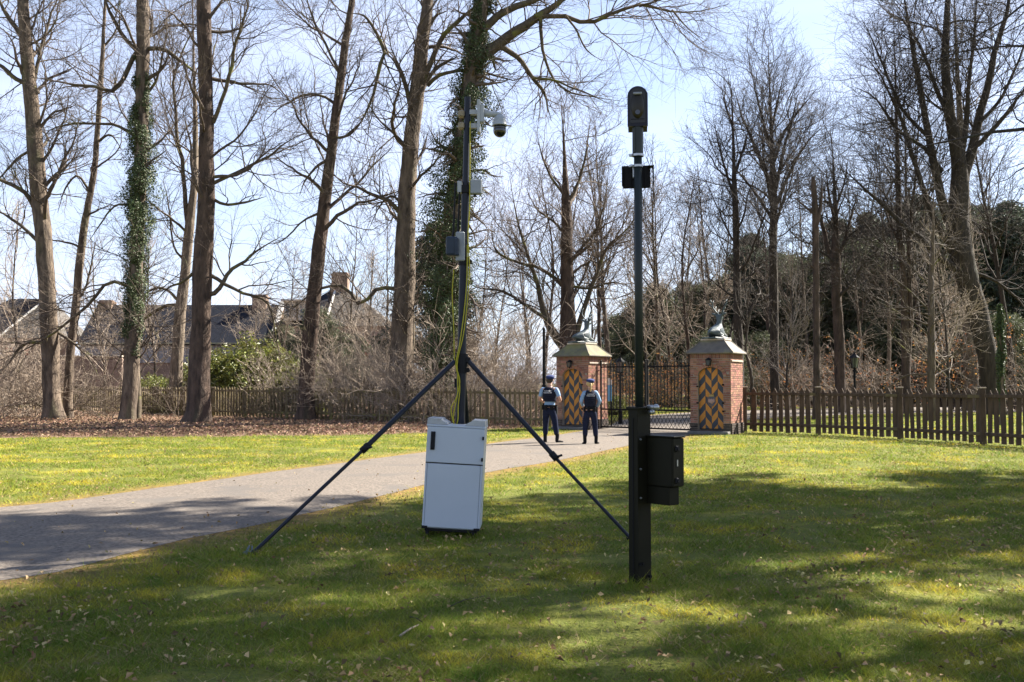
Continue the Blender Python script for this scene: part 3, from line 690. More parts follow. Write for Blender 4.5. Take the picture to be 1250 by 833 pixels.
        lumps = .5 + 1.35 * np.array([mnoise.noise((math.cos(q) * 1.3, math.sin(q) * 1.3, zz * 1.1 + seed)) for q, zz in zip(a, z)])
        rad = np.where(np.cos(a) < 0, wl_, wr_) * np.clip(.42 + lumps, .22, 1.75) * rng.uniform(.12, 1.05, n) ** .5
        C = np.stack([cx + np.cos(a) * rad, cy + np.sin(a) * rad * .9, z], 1); Nn = np.stack([np.cos(a), np.sin(a), .35 + 0 * a], 1) + rng.normal(size=(n, 3)) * .55
        Nn /= np.linalg.norm(Nn, axis=1, keepdims=True)
        tag(link('ivy', leaf_mesh('ivy', C, Nn, rng.uniform(.045, .10, n), rng.uniform(.035, .08, n), rng), ivy_leaf, t), kind=None)
    return t

hero('bare_tree', 'big grey-barked bare tree at the far left, a thin leaning stem beside it', 44,
     [(66, 513, 26), (62, 470, 23), (60, 400, 22), (54, 300, 22), (48, 240, 21), (40, 150, 20), (33, 80, 18), (27, 0, 16), (20, -120, 13), (12, -260, 6)],
     [[(46, 115, 9), (38, 105, 8), (20, 97, 7), (0, 80, 6), (-40, 62, 4)], [(37, 85, 9), (27, 45, 8), (7, 17, 7), (-12, -25, 5)], [(50, 275, 9), (42, 255, 8), (30, 235, 7), (0, 220, 6), (-35, 208, 4)], [(52, 300, 6), (25, 275, 5), (5, 262, 4), (-20, 250, 3)],
      [(45, 180, 5), (20, 195, 4), (-10, 230, 3)], [(38, 120, 6), (50, 60, 5), (62, 20, 4), (80, -30, 3)], [(60, 420, 6), (30, 420, 5), (5, 450, 3), (-20, 455, 2)], [(61, 400, 5), (90, 420, 4), (110, 440, 3), (125, 470, 2)]],
     bark_grey, twig_grey, 11, 16)
hero('bare_tree', 'thin grey tree with a slightly leaning stem right of the far-left trunk', 46,
     [(82, 505, 12), (85, 440, 11), (92, 380, 11), (99, 300, 10), (107, 250, 9), (115, 200, 8), (121, 120, 7), (126, 40, 6), (131, -60, 4), (134, -150, 2)],
     [[(93, 370, 4), (105, 350, 3.5), (112, 320, 3), (118, 290, 2)], [(110, 235, 4), (95, 215, 3.5), (80, 230, 3), (70, 260, 2)], [(118, 175, 4), (135, 165, 3), (150, 185, 2)], [(124, 60, 4), (140, 40, 3), (150, 10, 2)]],
     bark_grey, twig_grey, 12, 10, al=(1.2, 3))
hero('ivy_tree', 'tree with a dark ivy-clad trunk between the thin grey tree and the big dark trunk', 43,
     [(158, 513, 24), (160, 440, 21), (164, 350, 18), (168, 250, 17), (172, 150, 18), (173, 60, 18), (172, 0, 17), (170, -150, 13), (166, -300, 5)],
     [[(169, 62, 8), (160, 75, 7), (152, 95, 7), (140, 110, 6), (130, 112, 6), (118, 106, 5), (95, 104, 5), (60, 98, 4), (40, 95, 3)], [(168, 62, 7), (155, 50, 6), (142, 30, 6), (130, 5, 5), (125, -20, 4)], [(172, 60, 7), (200, 61, 6.5), (222, 76, 6), (243, 92, 5)],
      [(163, 165, 5), (140, 153, 4.5), (115, 151, 4), (85, 152, 4), (60, 160, 3), (48, 175, 2)], [(170, 356, 6), (150, 346, 5.5), (130, 346, 5), (112, 368, 5), (80, 396, 4), (40, 422, 3), (-5, 442, 2)],
      [(168, 512, 11), (168, 470, 10), (166, 420, 8), (164, 350, 7), (165, 280, 5)], [(165, 250, 4), (140, 252, 3), (122, 275, 2.5), (105, 300, 1.5)], [(174, 120, 5), (190, 100, 4), (200, 60, 3), (205, 20, 2)]],
     bark_grey, twig_grey, 13, 12, ivy=[(440, 8, 8), (400, 10, 13), (340, 14, 16), (280, 19, 20), (220, 17, 19), (150, 12, 15), (110, 9, 11), (70, 7, 7)])
hero('bare_tree', 'pale forked tree standing behind the big dark trunk', 52,
     [(213, 503, 17), (216, 440, 16), (220, 380, 15), (226, 330, 14), (232, 270, 12), (237, 225, 10), (238, 150, 7), (236, 60, 5), (234, -40, 3)],
     [[(229, 270, 8), (227, 250, 7), (222, 192, 6), (215, 172, 6), (215, 135, 5), (211, 104, 5), (219, 74, 5), (232, 44, 5), (240, 30, 5)], [(222, 378, 6), (212, 372, 5), (195, 377, 5), (170, 396, 4.5), (150, 430, 4), (130, 470, 3)], [(222, 372, 5), (205, 355, 4), (190, 352, 4), (175, 362, 3), (160, 385, 2)],
      [(226, 320, 4), (212, 300, 3), (207, 260, 3), (200, 220, 2)]],
     bark_pale, twig_grey, 14, 8)
hero('bare_tree', 'big dark reddish straight trunk, the darkest of the trees left of the mast', 40,
     [(241, 518, 33), (243, 490, 30), (244, 430, 28), (247, 340, 26), (251, 250, 24), (251, 180, 20), (249, 100, 19), (246, 0, 20), (243, -120, 15), (240, -280, 6)],
     [[(260, 150, 7), (266, 135, 6), (274, 115, 6), (284, 78, 6), (287, 55, 5), (296, 30, 5), (303, 5, 4), (306, -35, 3)], [(260, 224, 6), (280, 215, 5), (310, 200, 4.5), (330, 190, 4), (352, 172, 3), (378, 160, 2)], [(260, 243, 5), (275, 250, 4.5), (300, 247, 4), (325, 240, 2.5)],
      [(252, 360, 8), (266, 355, 7), (280, 332, 6), (300, 318, 5), (315, 305, 4), (345, 288, 2.5)], [(255, 335, 6), (290, 355, 5), (325, 368, 4), (335, 400, 3), (342, 440, 2)], [(240, 330, 5), (222, 345, 4), (205, 352, 3), (185, 375, 2)]],
     bark_red, twig_grey, 15, 13)
hero('bare_tree', 'leaning red-brown tree left of the camera mast', 43,
     [(373, 513, 25), (374, 470, 22), (378, 420, 21), (383, 360, 20), (389, 300, 19), (396, 240, 16), (404, 180, 14), (412, 120, 12), (421, 50, 11), (430, 0, 10), (445, -100, 8), (460, -220, 4)],
     [[(400, 195, 5), (385, 205, 4), (372, 222, 3), (365, 240, 2)], [(410, 128, 5), (395, 118, 4), (372, 116, 4), (345, 130, 3), (320, 150, 2)], [(416, 90, 5), (400, 60, 4), (385, 30, 4), (375, 0, 3), (372, -30, 2)], [(405, 170, 4), (425, 165, 4), (440, 150, 3), (455, 118, 2)],
      [(390, 260, 4), (370, 270, 3), (350, 290, 2.5), (330, 300, 2)]],
     bark_red, twig_grey, 16, 14)
hero('bare_tree', 'stout bare tree just left of the camera mast, undergrowth round its foot', 42,
     [(492, 514, 35), (490, 460, 32), (492, 400, 30), (496, 330, 28), (498, 270, 26), (503, 190, 22), (510, 120, 21), (515, 70, 20), (523, 10, 18), (530, -80, 14), (540, -220, 6)],
     [[(516, 100, 9), (528, 72, 8), (538, 50, 8), (552, 33, 7), (576, 12, 7), (600, -8, 5)], [(505, 165, 7), (500, 125, 7), (494, 100, 7), (484, 76, 7), (470, 63, 8), (461, 92, 6), (455, 118, 6), (440, 150, 5), (425, 163, 4), (412, 172, 3)], [(470, 63, 7), (458, 38, 5), (445, 20, 5), (428, 16, 4)],
      [(520, 100, 6), (532, 84, 6), (545, 76, 5), (562, 68, 3)], [(522, 105, 6), (535, 93, 6), (555, 87, 5), (590, 88, 4), (625, 98, 3.5), (645, 92, 2.5)], [(486, 354, 6), (470, 351, 6), (455, 357, 6), (440, 372, 5), (422, 351, 5), (400, 350, 4.5), (380, 358, 4), (360, 375, 3), (330, 392, 2)],
      [(520, 40, 6), (532, 20, 5), (545, 14, 4)], [(497, 470, 9), (503, 420, 8), (503, 370, 7), (502, 300, 5)], [(498, 260, 5), (480, 240, 4), (465, 250, 3), (450, 280, 2)]],
     bark_grey, twig_grey, 17, 14)
hero('ivy_tree', 'ivy-covered tree behind the camera mast with a heavy limb reaching right', 41,
     [(533, 516, 26), (538, 440, 26), (545, 350, 25), (552, 270, 24), (560, 200, 24), (570, 130, 24), (580, 60, 23), (590, 0, 21), (597, -80, 18), (605, -200, 8)],
     [[(578, 78, 20), (600, 60, 18), (620, 45, 16), (650, 25, 14), (680, 5, 12), (715, -22, 9)], [(586, 40, 13), (605, 22, 12), (625, 10, 11), (655, 0, 10), (690, -15, 7)], [(652, 20, 8), (672, 20, 7), (690, 20, 7), (715, 27, 6.5), (740, 20, 6), (780, 7, 5), (820, 12, 4), (850, 15, 3.5), (890, 5, 2)],
      [(608, 55, 9), (632, 70, 8), (648, 92, 7), (665, 115, 6), (668, 130, 5), (673, 148, 2.5)], [(660, 22, 6), (662, 60, 5), (672, 90, 4), (690, 110, 3.5), (720, 118, 3), (762, 124, 1.5)], [(650, 95, 4), (675, 98, 3.5), (700, 108, 3), (730, 120, 2.5), (745, 128, 1.5)],
      [(690, 18, 4), (705, 40, 3), (715, 60, 3), (735, 75, 2)], [(600, 60, 6), (605, 85, 4), (612, 80, 3)], [(780, 8, 4), (800, 2, 3), (830, -10, 2)], [(570, 210, 5), (590, 208, 4), (602, 215, 3), (615, 216, 3)], [(820, 12, 3), (840, 35, 2), (862, 50, 1.5)]],
     bark_grey, twig_brown, 18, 60, auto=(.04, .98), al=(1.0, 2.6), fork=R(78), alup=-.02, ivy=[(505, 12, 12), (460, 22, 20), (380, 26, 26), (300, 30, 24), (230, 32, 30), (170, 27, 30), (120, 22, 26), (70, 15, 20), (20, 12, 14), (-60, 10, 10)])
hero('bare_tree', 'wide many-limbed bare tree rising behind the mossy lodge', 50,
     [(694, 480, 28.8), (694, 420, 25.2), (693, 370, 19.8), (692, 330, 18.0), (692, 260, 15.3), (690, 200, 8.2), (687, 140, 3.8), (685, 110, 1.5)],
     [[(692, 428, 16.2), (674, 405, 13.5), (662, 375, 9.0), (655, 340, 6.8), (640, 300, 5.2), (630, 260, 3.8), (622, 215, 1.5)], [(692, 355, 6.8), (675, 338, 6.0), (655, 326, 5.2), (630, 320, 4.5), (605, 305, 3.8), (600, 270, 2.2)], [(700, 420, 9.8), (712, 380, 8.2), (726, 340, 6.8), (740, 305, 6.0), (760, 285, 4.5), (785, 255, 2.2)], [(697, 320, 5.2), (712, 300, 4.5), (725, 285, 3.8), (735, 260, 3.0), (742, 220, 1.5)],
      [(667, 390, 6.0), (640, 372, 4.5), (612, 355, 3.8), (585, 352, 3.0), (565, 340, 1.5)], [(700, 350, 4.5), (720, 352, 3.8), (748, 345, 3.0), (770, 350, 1.5)], [(692, 250, 5.2), (705, 225, 4.5), (715, 190, 3.8), (720, 150, 1.5)], [(690, 240, 4.5), (672, 215, 3.8), (660, 185, 3.0), (655, 160, 1.5)], [(692, 290, 4.5), (675, 270, 3.8), (655, 255, 3.0), (640, 225, 1.5)]],
     bark_red, twig_brown, 19, 12, dens=(2.4, 3.0, 3.2), cap=16000)
hero('beech_tree', 'tall slim tree with a fan-shaped crown standing clear against the white sky', 60,
     [(946, 486, 13), (945, 380, 12), (944, 300, 11), (944, 240, 10), (942, 190, 8), (941, 140, 6), (940, 95, 4), (939, 55, 2)],
     [[(944, 245, 7), (950, 215, 6), (957, 180, 5), (966, 150, 4), (975, 110, 2)], [(943, 230, 7), (930, 200, 6), (918, 170, 5), (905, 140, 4), (895, 105, 2)], [(944, 270, 5), (925, 240, 4), (905, 215, 3), (885, 200, 2)], [(944, 200, 5), (958, 160, 4), (980, 130, 3), (1000, 105, 2)], [(942, 185, 5), (932, 150, 4), (922, 110, 3), (915, 75, 2)],
      [(945, 260, 6), (962, 215, 5), (985, 175, 4), (1010, 150, 2)], [(942, 160, 4), (950, 120, 3), (958, 85, 2)]],
     bark_dark, twig_dark, 20, 36, auto=(.42, .99), al=(4, 8.5), fork=R(47), dens=(2.0, 2.8, 3), cap=15000, up=.07, moss=False, alup=.07)
hero('beech_tree', 'slender dark tree left of the tall fan-crowned one, behind the crested lodge', 57,
     [(903, 486, 14), (902, 420, 13), (900, 340, 10), (899, 270, 9), (897, 200, 7), (895, 140, 5), (893, 100, 3)],
     [[(899, 250, 5), (888, 215, 4), (878, 180, 3), (870, 140, 2)], [(898, 210, 5), (908, 180, 4), (915, 150, 3)], [(896, 160, 4), (886, 130, 3), (880, 105, 2)], [(900, 400, 6), (915, 380, 5), (930, 350, 4), (940, 340, 3)], [(878, 450, 6), (886, 430, 5), (893, 400, 4), (899, 370, 4)]],
     bark_dark, twig_dark, 21, 28, auto=(.3, .99), al=(2.5, 6), fork=R(50), up=.07, moss=False, alup=.06)
hero('dead_tree', 'reddish bare trunk snapped off at the top, standing behind the dark fence', 44,
     [(996, 488, 10), (996, 400, 9), (996, 300, 9), (995, 260, 8), (994, 230, 7), (993, 216, 5)],
     [[(997, 275, 6), (1001, 255, 5), (1003, 235, 5), (1004, 222, 4)], [(994, 262, 4), (980, 250, 3), (968, 240, 2)], [(996, 330, 3), (985, 320, 2)]],
     bark_red, twig_dark, 22, 5, auto=(.5, .95), al=(.8, 1.8), moss=False, dens=(1.2, 1.8, 2))
hero('beech_tree', 'brown tree forking low behind the black lamp post', 54,
     [(1026, 486, 15), (1024, 420, 14), (1021, 360, 13), (1020, 315, 12), (1020, 280, 9), (1019, 240, 7), (1017, 200, 5), (1014, 160, 2)],
     [[(1020, 330, 8), (1010, 300, 7), (1003, 270, 6), (995, 245, 4), (985, 215, 2)], [(1021, 320, 6), (1032, 290, 5), (1040, 260, 4), (1050, 225, 2)], [(1019, 270, 5), (1012, 240, 4), (1008, 205, 2)], [(1019, 255, 4), (1030, 225, 3), (1036, 190, 2)]],
     bark_red, twig_dark, 23, 24, auto=(.4, .99), al=(2, 5), fork=R(55), moss=False)
hero('beech_tree', 'huge dark leaning beech at the right whose many stems fill the upper right sky', 51,
     [(1213, 492, 29), (1206, 440, 26), (1192, 380, 27), (1178, 330, 30), (1170, 275, 29), (1171, 230, 24), (1168, 190, 18), (1160, 140, 14), (1155, 80, 12), (1158, 20, 10), (1163, -60, 8), (1165, -180, 3)],
     [[(1174, 235, 17), (1184, 190, 15), (1194, 150, 13), (1206, 100, 11), (1220, 50, 9), (1234, -10, 7), (1245, -80, 4)], [(1170, 290, 16), (1154, 262, 14), (1143, 220, 13), (1134, 165, 11), (1122, 100, 9), (1108, 30, 7), (1098, -50, 4)],
      [(1172, 330, 13), (1150, 318, 11), (1125, 292, 9), (1100, 272, 8), (1076, 248, 7), (1050, 226, 5), (1034, 211, 4), (1022, 205, 2)], [(1160, 300, 11), (1142, 270, 9), (1128, 235, 8), (1114, 190, 7), (1098, 140, 6), (1075, 95, 4), (1050, 60, 2)],
      [(1183, 332, 6), (1205, 338, 5), (1225, 350, 4), (1250, 375, 3), (1265, 410, 2)], [(1170, 200, 9), (1180, 150, 8), (1182, 100, 6), (1190, 40, 5), (1192, -30, 3)], [(1150, 210, 7), (1128, 180, 6), (1098, 160, 5), (1068, 120, 4), (1040, 105, 2)], [(1186, 185, 8), (1210, 160, 7), (1236, 130, 6), (1262, 90, 4)],
      [(1160, 150, 7), (1140, 100, 6), (1120, 50, 5), (1090, 10, 3)], [(1195, 150, 6), (1222, 120, 5), (1245, 70, 4), (1262, 20, 3)], [(1135, 170, 6), (1100, 130, 5), (1070, 60, 4), (1050, 20, 2)]],
     bark_dark, twig_dark, 24, 16, auto=(.5, .97), al=(3, 7), fork=R(42), dens=(1.9, 2.5, 2.9), cap=15000, up=.05, moss=False, alup=.05)
hero('beech_tree', 'pale brown straight trunk right behind the huge leaning beech', 58,
     [(1186, 490, 19), (1184, 440, 18), (1183, 370, 18), (1180, 300, 16), (1176, 220, 13), (1172, 150, 10), (1168, 60, 7), (1165, -40, 3)],
     [], bark_pale, twig_dark, 25, 12, auto=(.55, .96), al=(2, 5), fork=R(42), moss=False)
hero('bare_tree', 'slim tree with horizontal pale twigs behind the dark fence, left of the leaning beech', 42,
     [(1137, 492, 11), (1136, 430, 10), (1135, 360, 8), (1136, 300, 6), (1137, 240, 2.48), (1138, 200, 1.24)],
     [[(1136, 460, 2.48), (1155, 440, 2.17), (1180, 420, 1.86), (1205, 400, 0.93)], [(1136, 445, 2.48), (1110, 430, 1.86), (1080, 405, 1.55), (1050, 385, 0.93)], [(1136, 410, 2.48), (1110, 390, 1.86), (1085, 375, 1.55), (1055, 360, 0.93)], [(1135, 380, 2.48), (1110, 355, 1.86), (1085, 335, 1.24), (1065, 318, 0.93)], [(1135, 390, 2.48), (1160, 370, 1.86), (1185, 340, 0.93)], [(1135, 350, 1.86), (1112, 325, 1.55), (1095, 300, 0.93)], [(1136, 330, 1.86), (1155, 305, 1.24), (1170, 285, 0.93)]],
     bark_grey, twig_grey, 26, 26, auto=(.15, .95), al=(1.2, 3.0), fork=R(74), dens=(2.0, 2.4, 2.6), cap=6000, up=.01, alup=.0)
hero('bare_tree', 'pair of upright dark stems between the snapped trunk and the slim pale-twigged tree', 52,
     [(1106, 488, 12), (1105, 420, 11), (1103, 350, 9), (1098, 280, 8), (1096, 220, 7), (1094, 150, 5), (1092, 60, 3), (1090, 0, 2)],
     [[(1107, 470, 9), (1112, 420, 8), (1110, 340, 7), (1112, 270, 6), (1118, 200, 4), (1122, 120, 2)], [(1100, 300, 4), (1085, 270, 3), (1075, 240, 2)]],
     bark_red, twig_dark, 27, 14, auto=(.3, .96), al=(1.5, 4), fork=R(50), moss=False)
hero('ivy_tree', 'thin ivy-wrapped stem at the far right behind the dark fence', 38,
     [(1223, 495, 7), (1222, 440, 6), (1221, 400, 6), (1220, 370, 3)], [], bark_grey, twig_dark, 28, 0, ivy=[(490, 3, 3), (440, 6, 6), (400, 6, 5), (372, 3, 3)])
hero('bare_tree', 'crooked thin sapling bending beside the crested lodge roof', 34.5,
     [(918, 530, 5), (918, 490, 4.5), (917, 465, 4.5), (914, 445, 4), (910, 430, 3.5), (912, 400, 3), (920, 370, 2), (930, 345, 1.2)], [[(912, 405, 2.5), (902, 380, 2), (896, 350, 1.2)]], bark_dark, twig_dark, 29, 6, auto=(.45, .95), al=(.6, 1.6), moss=False)

# ------------------------------------------------------------------ wood, undergrowth, evergreens (prototypes and copies)
def proto_bare(seed, H, r, spread, fork, bole, n1, mb, mt, cap=11000, name='bare_tree'):
    rng = np.random.default_rng(seed); t = thing(name, '', 'tree')
    P, Rr = grow(rng, np.zeros((1, 3)) + (0, 0, -.2), np.array([[rng.normal() * .03, rng.normal() * .03, 1.0]]), np.array([H]), np.array([r]), np.array([.02]), 24, .035, .05, .8)
    Rr *= 1 + .5 * np.exp(-np.maximum(P[:, :, 2], 0) / .4)
    link('trunk', mesh_np('trunk', *tubes(P, Rr, 9)), mb, t)
    acc = Acc(); p, D, rr, ix, tt = spawn(rng, P, Rr, n1, bole, .98, fork, .2)
    l = spread * (1.2 - .85 * tt) * rng.uniform(.7, 1.3, len(tt)) + .6
    A, ra = grow(rng, p, D, l, np.clip(rr * .5, .02, .1), np.full(len(l), .012), 12, .13, .07); acc.add(A, ra, 5)
    fine(rng, acc, A, ra, 1.6, 2.3, 2.6, tw=.0095, cap=cap, up=(.07, .05, .02), l2=.5)
    link('crown', acc.mesh('crown'), mt, t); return t
def proto_shrub(seed, n, h, mt, cap=5000, leaf=0):
    rng = np.random.default_rng(seed); t = thing('bare_shrub', '', 'shrub')
    a = rng.uniform(0, 2 * PI, n); rr = rng.uniform(0, .7, n); tilt = rng.uniform(.1, 1.0, n)
    D = np.stack([np.cos(a) * tilt, np.sin(a) * tilt, np.ones(n)], 1)
    P, Rr = grow(rng, np.stack([np.cos(a) * rr, np.sin(a) * rr, 0 * a], 1), D, rng.uniform(.55, 1.25, n) * h, rng.uniform(.010, .022, n), np.full(n, .006), 9, .14, -.05)
    acc = Acc(); acc.add(P, Rr, 4); A, ra = fine(rng, acc, P, Rr, 2.2, 3.0, 2.2, tw=.006, cap=cap, up=(.0, -.02, -.02), l2=.55)
    link('stems', acc.mesh('stems'), mt, t)
    if leaf:
        q = A.reshape(-1, 3); q = q[rng.choice(len(q), leaf)] + rng.normal(size=(leaf, 3)) * .1; N_ = rng.normal(size=(leaf, 3)); N_ /= np.linalg.norm(N_, axis=1, keepdims=True)
        link('foliage', leaf_mesh('foliage', q, N_, rng.uniform(.07, .13, leaf), rng.uniform(.04, .08, leaf), rng), beech_leaf, t)
    return t
def proto_ever(seed, H, bole, shape, n, size, ml, mb, name, clump=(.55, 1.35), nc=140, r=.22):
    rng = np.random.default_rng(seed); t = thing(name, '', 'tree')
    P, Rr = grow(rng, np.zeros((1, 3)) + (0, 0, -.2), np.array([[0, 0, 1.0]]), np.array([H * .96]), np.array([r]), np.array([.03]), 14, .03, .05)
    acc = Acc(); acc.add(P, Rr, 8)
    z = bole + (H - bole) * rng.random(nc) ** (1.0); u = (z - bole) / (H - bole); a = rng.uniform(0, 2 * PI, nc)
    rad = shape(u) * rng.uniform(.25, 1.0, nc) ** .6 * (1 + .25 * np.sin(a * 3 + z * .8 + seed))
    cx, cy = np.interp(z, P[0, :, 2], P[0, :, 0]), np.interp(z, P[0, :, 2], P[0, :, 1])
    C = np.stack([cx + np.cos(a) * rad, cy + np.sin(a) * rad, z + .25 * rad], 1); S0 = np.stack([cx, cy, z - .35 * rad], 1)
    k = np.linspace(0, 1, 6)[None, :, None]; Lb = S0[:, None] * (1 - k) + C[:, None] * k; Lb[:, 2:4] += rng.normal(size=(nc, 2, 3)) * .12; acc.add(Lb, np.linspace(.05, .012, 6)[None].repeat(nc, 0), 4)
    link('trunk', acc.mesh('trunk'), mb, t)
    ci = rng.integers(0, nc, n); cr = rng.uniform(*clump, nc)[ci]; d = rng.normal(size=(n, 3)); d /= np.linalg.norm(d, axis=1, keepdims=True)
    pos = C[ci] + d * (cr * rng.random(n) ** .45)[:, None] * np.array([1, 1, .6]); N_ = d + rng.normal(size=(n, 3)) * .7 + (0, 0, .3); N_ /= np.linalg.norm(N_, axis=1, keepdims=True)
    link('crown', leaf_mesh('crown', pos, N_, rng.uniform(.6, 1.3, n) * size, rng.uniform(.25, .5, n) * size, rng), ml, t); return t
used = set()
def put(proto, loc, rz, sc, label, group):
    if proto.name not in used:
        used.add(proto.name); proto.location = loc; proto.rotation_euler = (0, 0, rz); proto.scale = (sc,) * 3; proto['label'] = label; proto['group'] = group; return proto
    return dup(proto, loc, rz, sc, label, group)
bare = [proto_bare(101, 22, .26, 6.0, R(38), .35, 30, bark_dark, twig_dark), proto_bare(102, 19, .2, 4.6, R(42), .3, 30, bark_red, twig_grey), proto_bare(103, 24, .3, 6.5, R(34), .42, 30, bark_grey, twig_dark),
        proto_bare(104, 14, .13, 3.6, R(45), .2, 28, bark_dark, twig_pale), proto_bare(105, 18, .17, 4.0, R(40), .28, 26, bark_pale, twig_grey)]
for t in bare: reg(t)
rr = random.Random(4)
gB = 'bare trees of the wood beyond the gate'
L_gate = 'bare tree in the wood seen between the two brick lodges'
L_lamp = 'bare tree deep in the wood right of the crested lodge'
L_mast = 'bare tree beyond the fence between the camera mast and the mossy lodge'
L_left = 'bare tree beyond the picket fence by the farm buildings'
TONE = ['tall dark-barked', 'reddish', 'tall grey', 'thin dark', 'pale brown']
WHERE = {838: 'left of the crested lodge roof, far back', 790: 'close behind the right gate leaf', 1075: 'far back between the street lamp and the pair of dark stems', 885: 'right of the stag on the crested lodge', 725: 'far behind the left gate leaf', 650: 'low beyond the cream posts', 730: 'rising just right of the mossy lodge roof', 748: 'above the left leaf of the iron gate', 662: 'behind the thin black post', 640: 'beyond the cream posts', 712: 'directly behind the stag on the mossy lodge', 800: 'just right of the tall olive camera post', 818: 'above the right leaf of the iron gate', 845: 'at the left edge of the crested lodge roof', 862: 'left of the stag on the crested lodge', 878: 'far behind the stag on the crested lodge', 778: 'hidden in line with the olive camera post', 602: 'right of the ivy tree above the fence', 622: 'beyond the leftmost cream post', 828: 'behind the bars of the right gate leaf',
 918: 'just right of the crested lodge, far back', 935: 'close left of the fan-crowned tree', 965: 'between the fan-crowned tree and the snapped trunk', 980: 'close left of the snapped trunk', 1010: 'close right of the snapped trunk', 1045: 'rising behind the street lamp by the dark fence', 1062: 'far back right of the street lamp', 1085: 'left of the pair of upright dark stems', 1125: 'far behind the slim tree with horizontal twigs', 1150: 'under the left limbs of the leaning beech', 1170: 'far behind the leaning beech', 1205: 'right behind the foot of the leaning beech', 1235: 'near the right edge beyond the dark fence', 1262: 'cut by the right edge of the view', 1300: 'past the right end of the wood', 1345: 'farthest right of the wood', 1080: 'low beside the street lamp', 1160: 'low before the leaning beech', 1240: 'low near the right end of the fence', 960: 'low right of the crested lodge',
 575: 'behind the upper part of the camera mast', 455: 'beside the red shutters of the farmhouse', 428: 'in front of the farmhouse roof', 440: 'right of the farmhouse chimney', 474: 'against the right end of the farmhouse', 340: 'in front of the gable of the long farm building', 300: 'before the right chimney of the long farm building', 190: 'before the slate roof beside the ivy-clad trunk', 130: 'before the left chimney of the long farm building', 20: 'before the far-left gabled farmhouse', -40: 'outside the left edge, nearest of its row', -110: 'farthest outside the left edge', -60: 'outside the left edge, behind its row'}
for px, Y, pr, H in [(712, 80, 1, 19), (778, 72, 4, 17), (818, 66, 3, 15), (838, 84, 4, 18), (862, 70, 3, 15), (790, 58, 3, 12), (980, 76, 4, 18), (1045, 70, 4, 17), (1150, 66, 3, 14), (1075, 84, 1, 20), (1010, 84, 4, 20), (1205, 80, 4, 20), (885, 80, 4, 18), (725, 74, 3, 13), (650, 72, 3, 13), (730, 62, 1, 17.5), (748, 68, 2, 20), (662, 62, 1, 15.5), (640, 78, 4, 15), (800, 66, 2, 17), (845, 62, 1, 15), (878, 90, 0, 22), (602, 66, 3, 12),
                     (918, 84, 0, 20), (935, 74, 1, 17), (965, 66, 4, 13), (1085, 66, 4, 18), (1125, 70, 0, 22), (1235, 60, 0, 20), (1300, 56, 0, 20),
                     (1345, 62, 1, 19), (1160, 46, 3, 9), (960, 48, 3, 8), (575, 58, 3, 11), (455, 62, 3, 10), (428, 60, 4, 12), (440, 70, 3, 11), (474, 66, 4, 13), (340, 60, 3, 10), (300, 64, 3, 9), (190, 62, 3, 11), (130, 58, 3, 10), (20, 56, 3, 12), (-40, 52, 1, 16), (-110, 50, 0, 18), (-60, 64, 4, 14)]:
    hs = [22, 19, 24, 14, 18][pr]; lab = f'{TONE[pr]} bare tree {WHERE[px]}'
    put(bare[pr], (X(px, Y), Y, 0), rr.uniform(0, 6.28), H / hs, lab, gB if px > 690 else ('bare trees beyond the left fence'))
yew = [proto_ever(201, 9, .8, lambda u: 3.0 * np.sqrt(np.clip(1 - u, 0, 1)) * (0.5 + .5 * np.minimum(1, u * 4)), 32000, .25, yew_leaf, bark_red, 'evergreen_tree', nc=130),
       proto_ever(202, 13, 2.0, lambda u: 3.2 * (1 - u) ** .8 + .4, 34000, .26, pine_leaf, bark_red, 'evergreen_tree', nc=150),
       proto_ever(203, 6, .2, lambda u: 2.6 * np.sqrt(np.clip(1 - u * u, 0, 1)), 24000, .20, yew_leaf, bark_red, 'evergreen_tree', nc=110)]
pine = [proto_ever(211, 19, 11.0, lambda u: 3.9 * np.sqrt(np.clip(1 - (u * 1.7 - .75) ** 2, .05, 1)), 4600, .36, pine_leaf, bark_red, 'pine_tree', clump=(.5, 1.2), nc=50, r=.25)]
for t in yew + pine: reg(t)
gE = 'dark evergreens closing the wood'
Le = {0: 'rounded dark evergreen in the wood beyond the gate', 1: 'tall pointed evergreen in the wood behind the dark fence', 2: 'low dark evergreen bush under the trees beyond the gate'}
BEHIND = [(700, 'behind the mossy lodge'), (775, 'behind the left gate leaf'), (835, 'behind the right gate leaf'), (912, 'behind the crested lodge'), (962, 'behind the fan-crowned tree'), (1015, 'behind the snapped trunk'), (1070, 'behind the street lamp'), (1120, 'behind the pair of dark stems'), (1165, 'behind the slim pale-twigged tree'), (1215, 'behind the leaning beech'), (9999, 'near the right edge')]
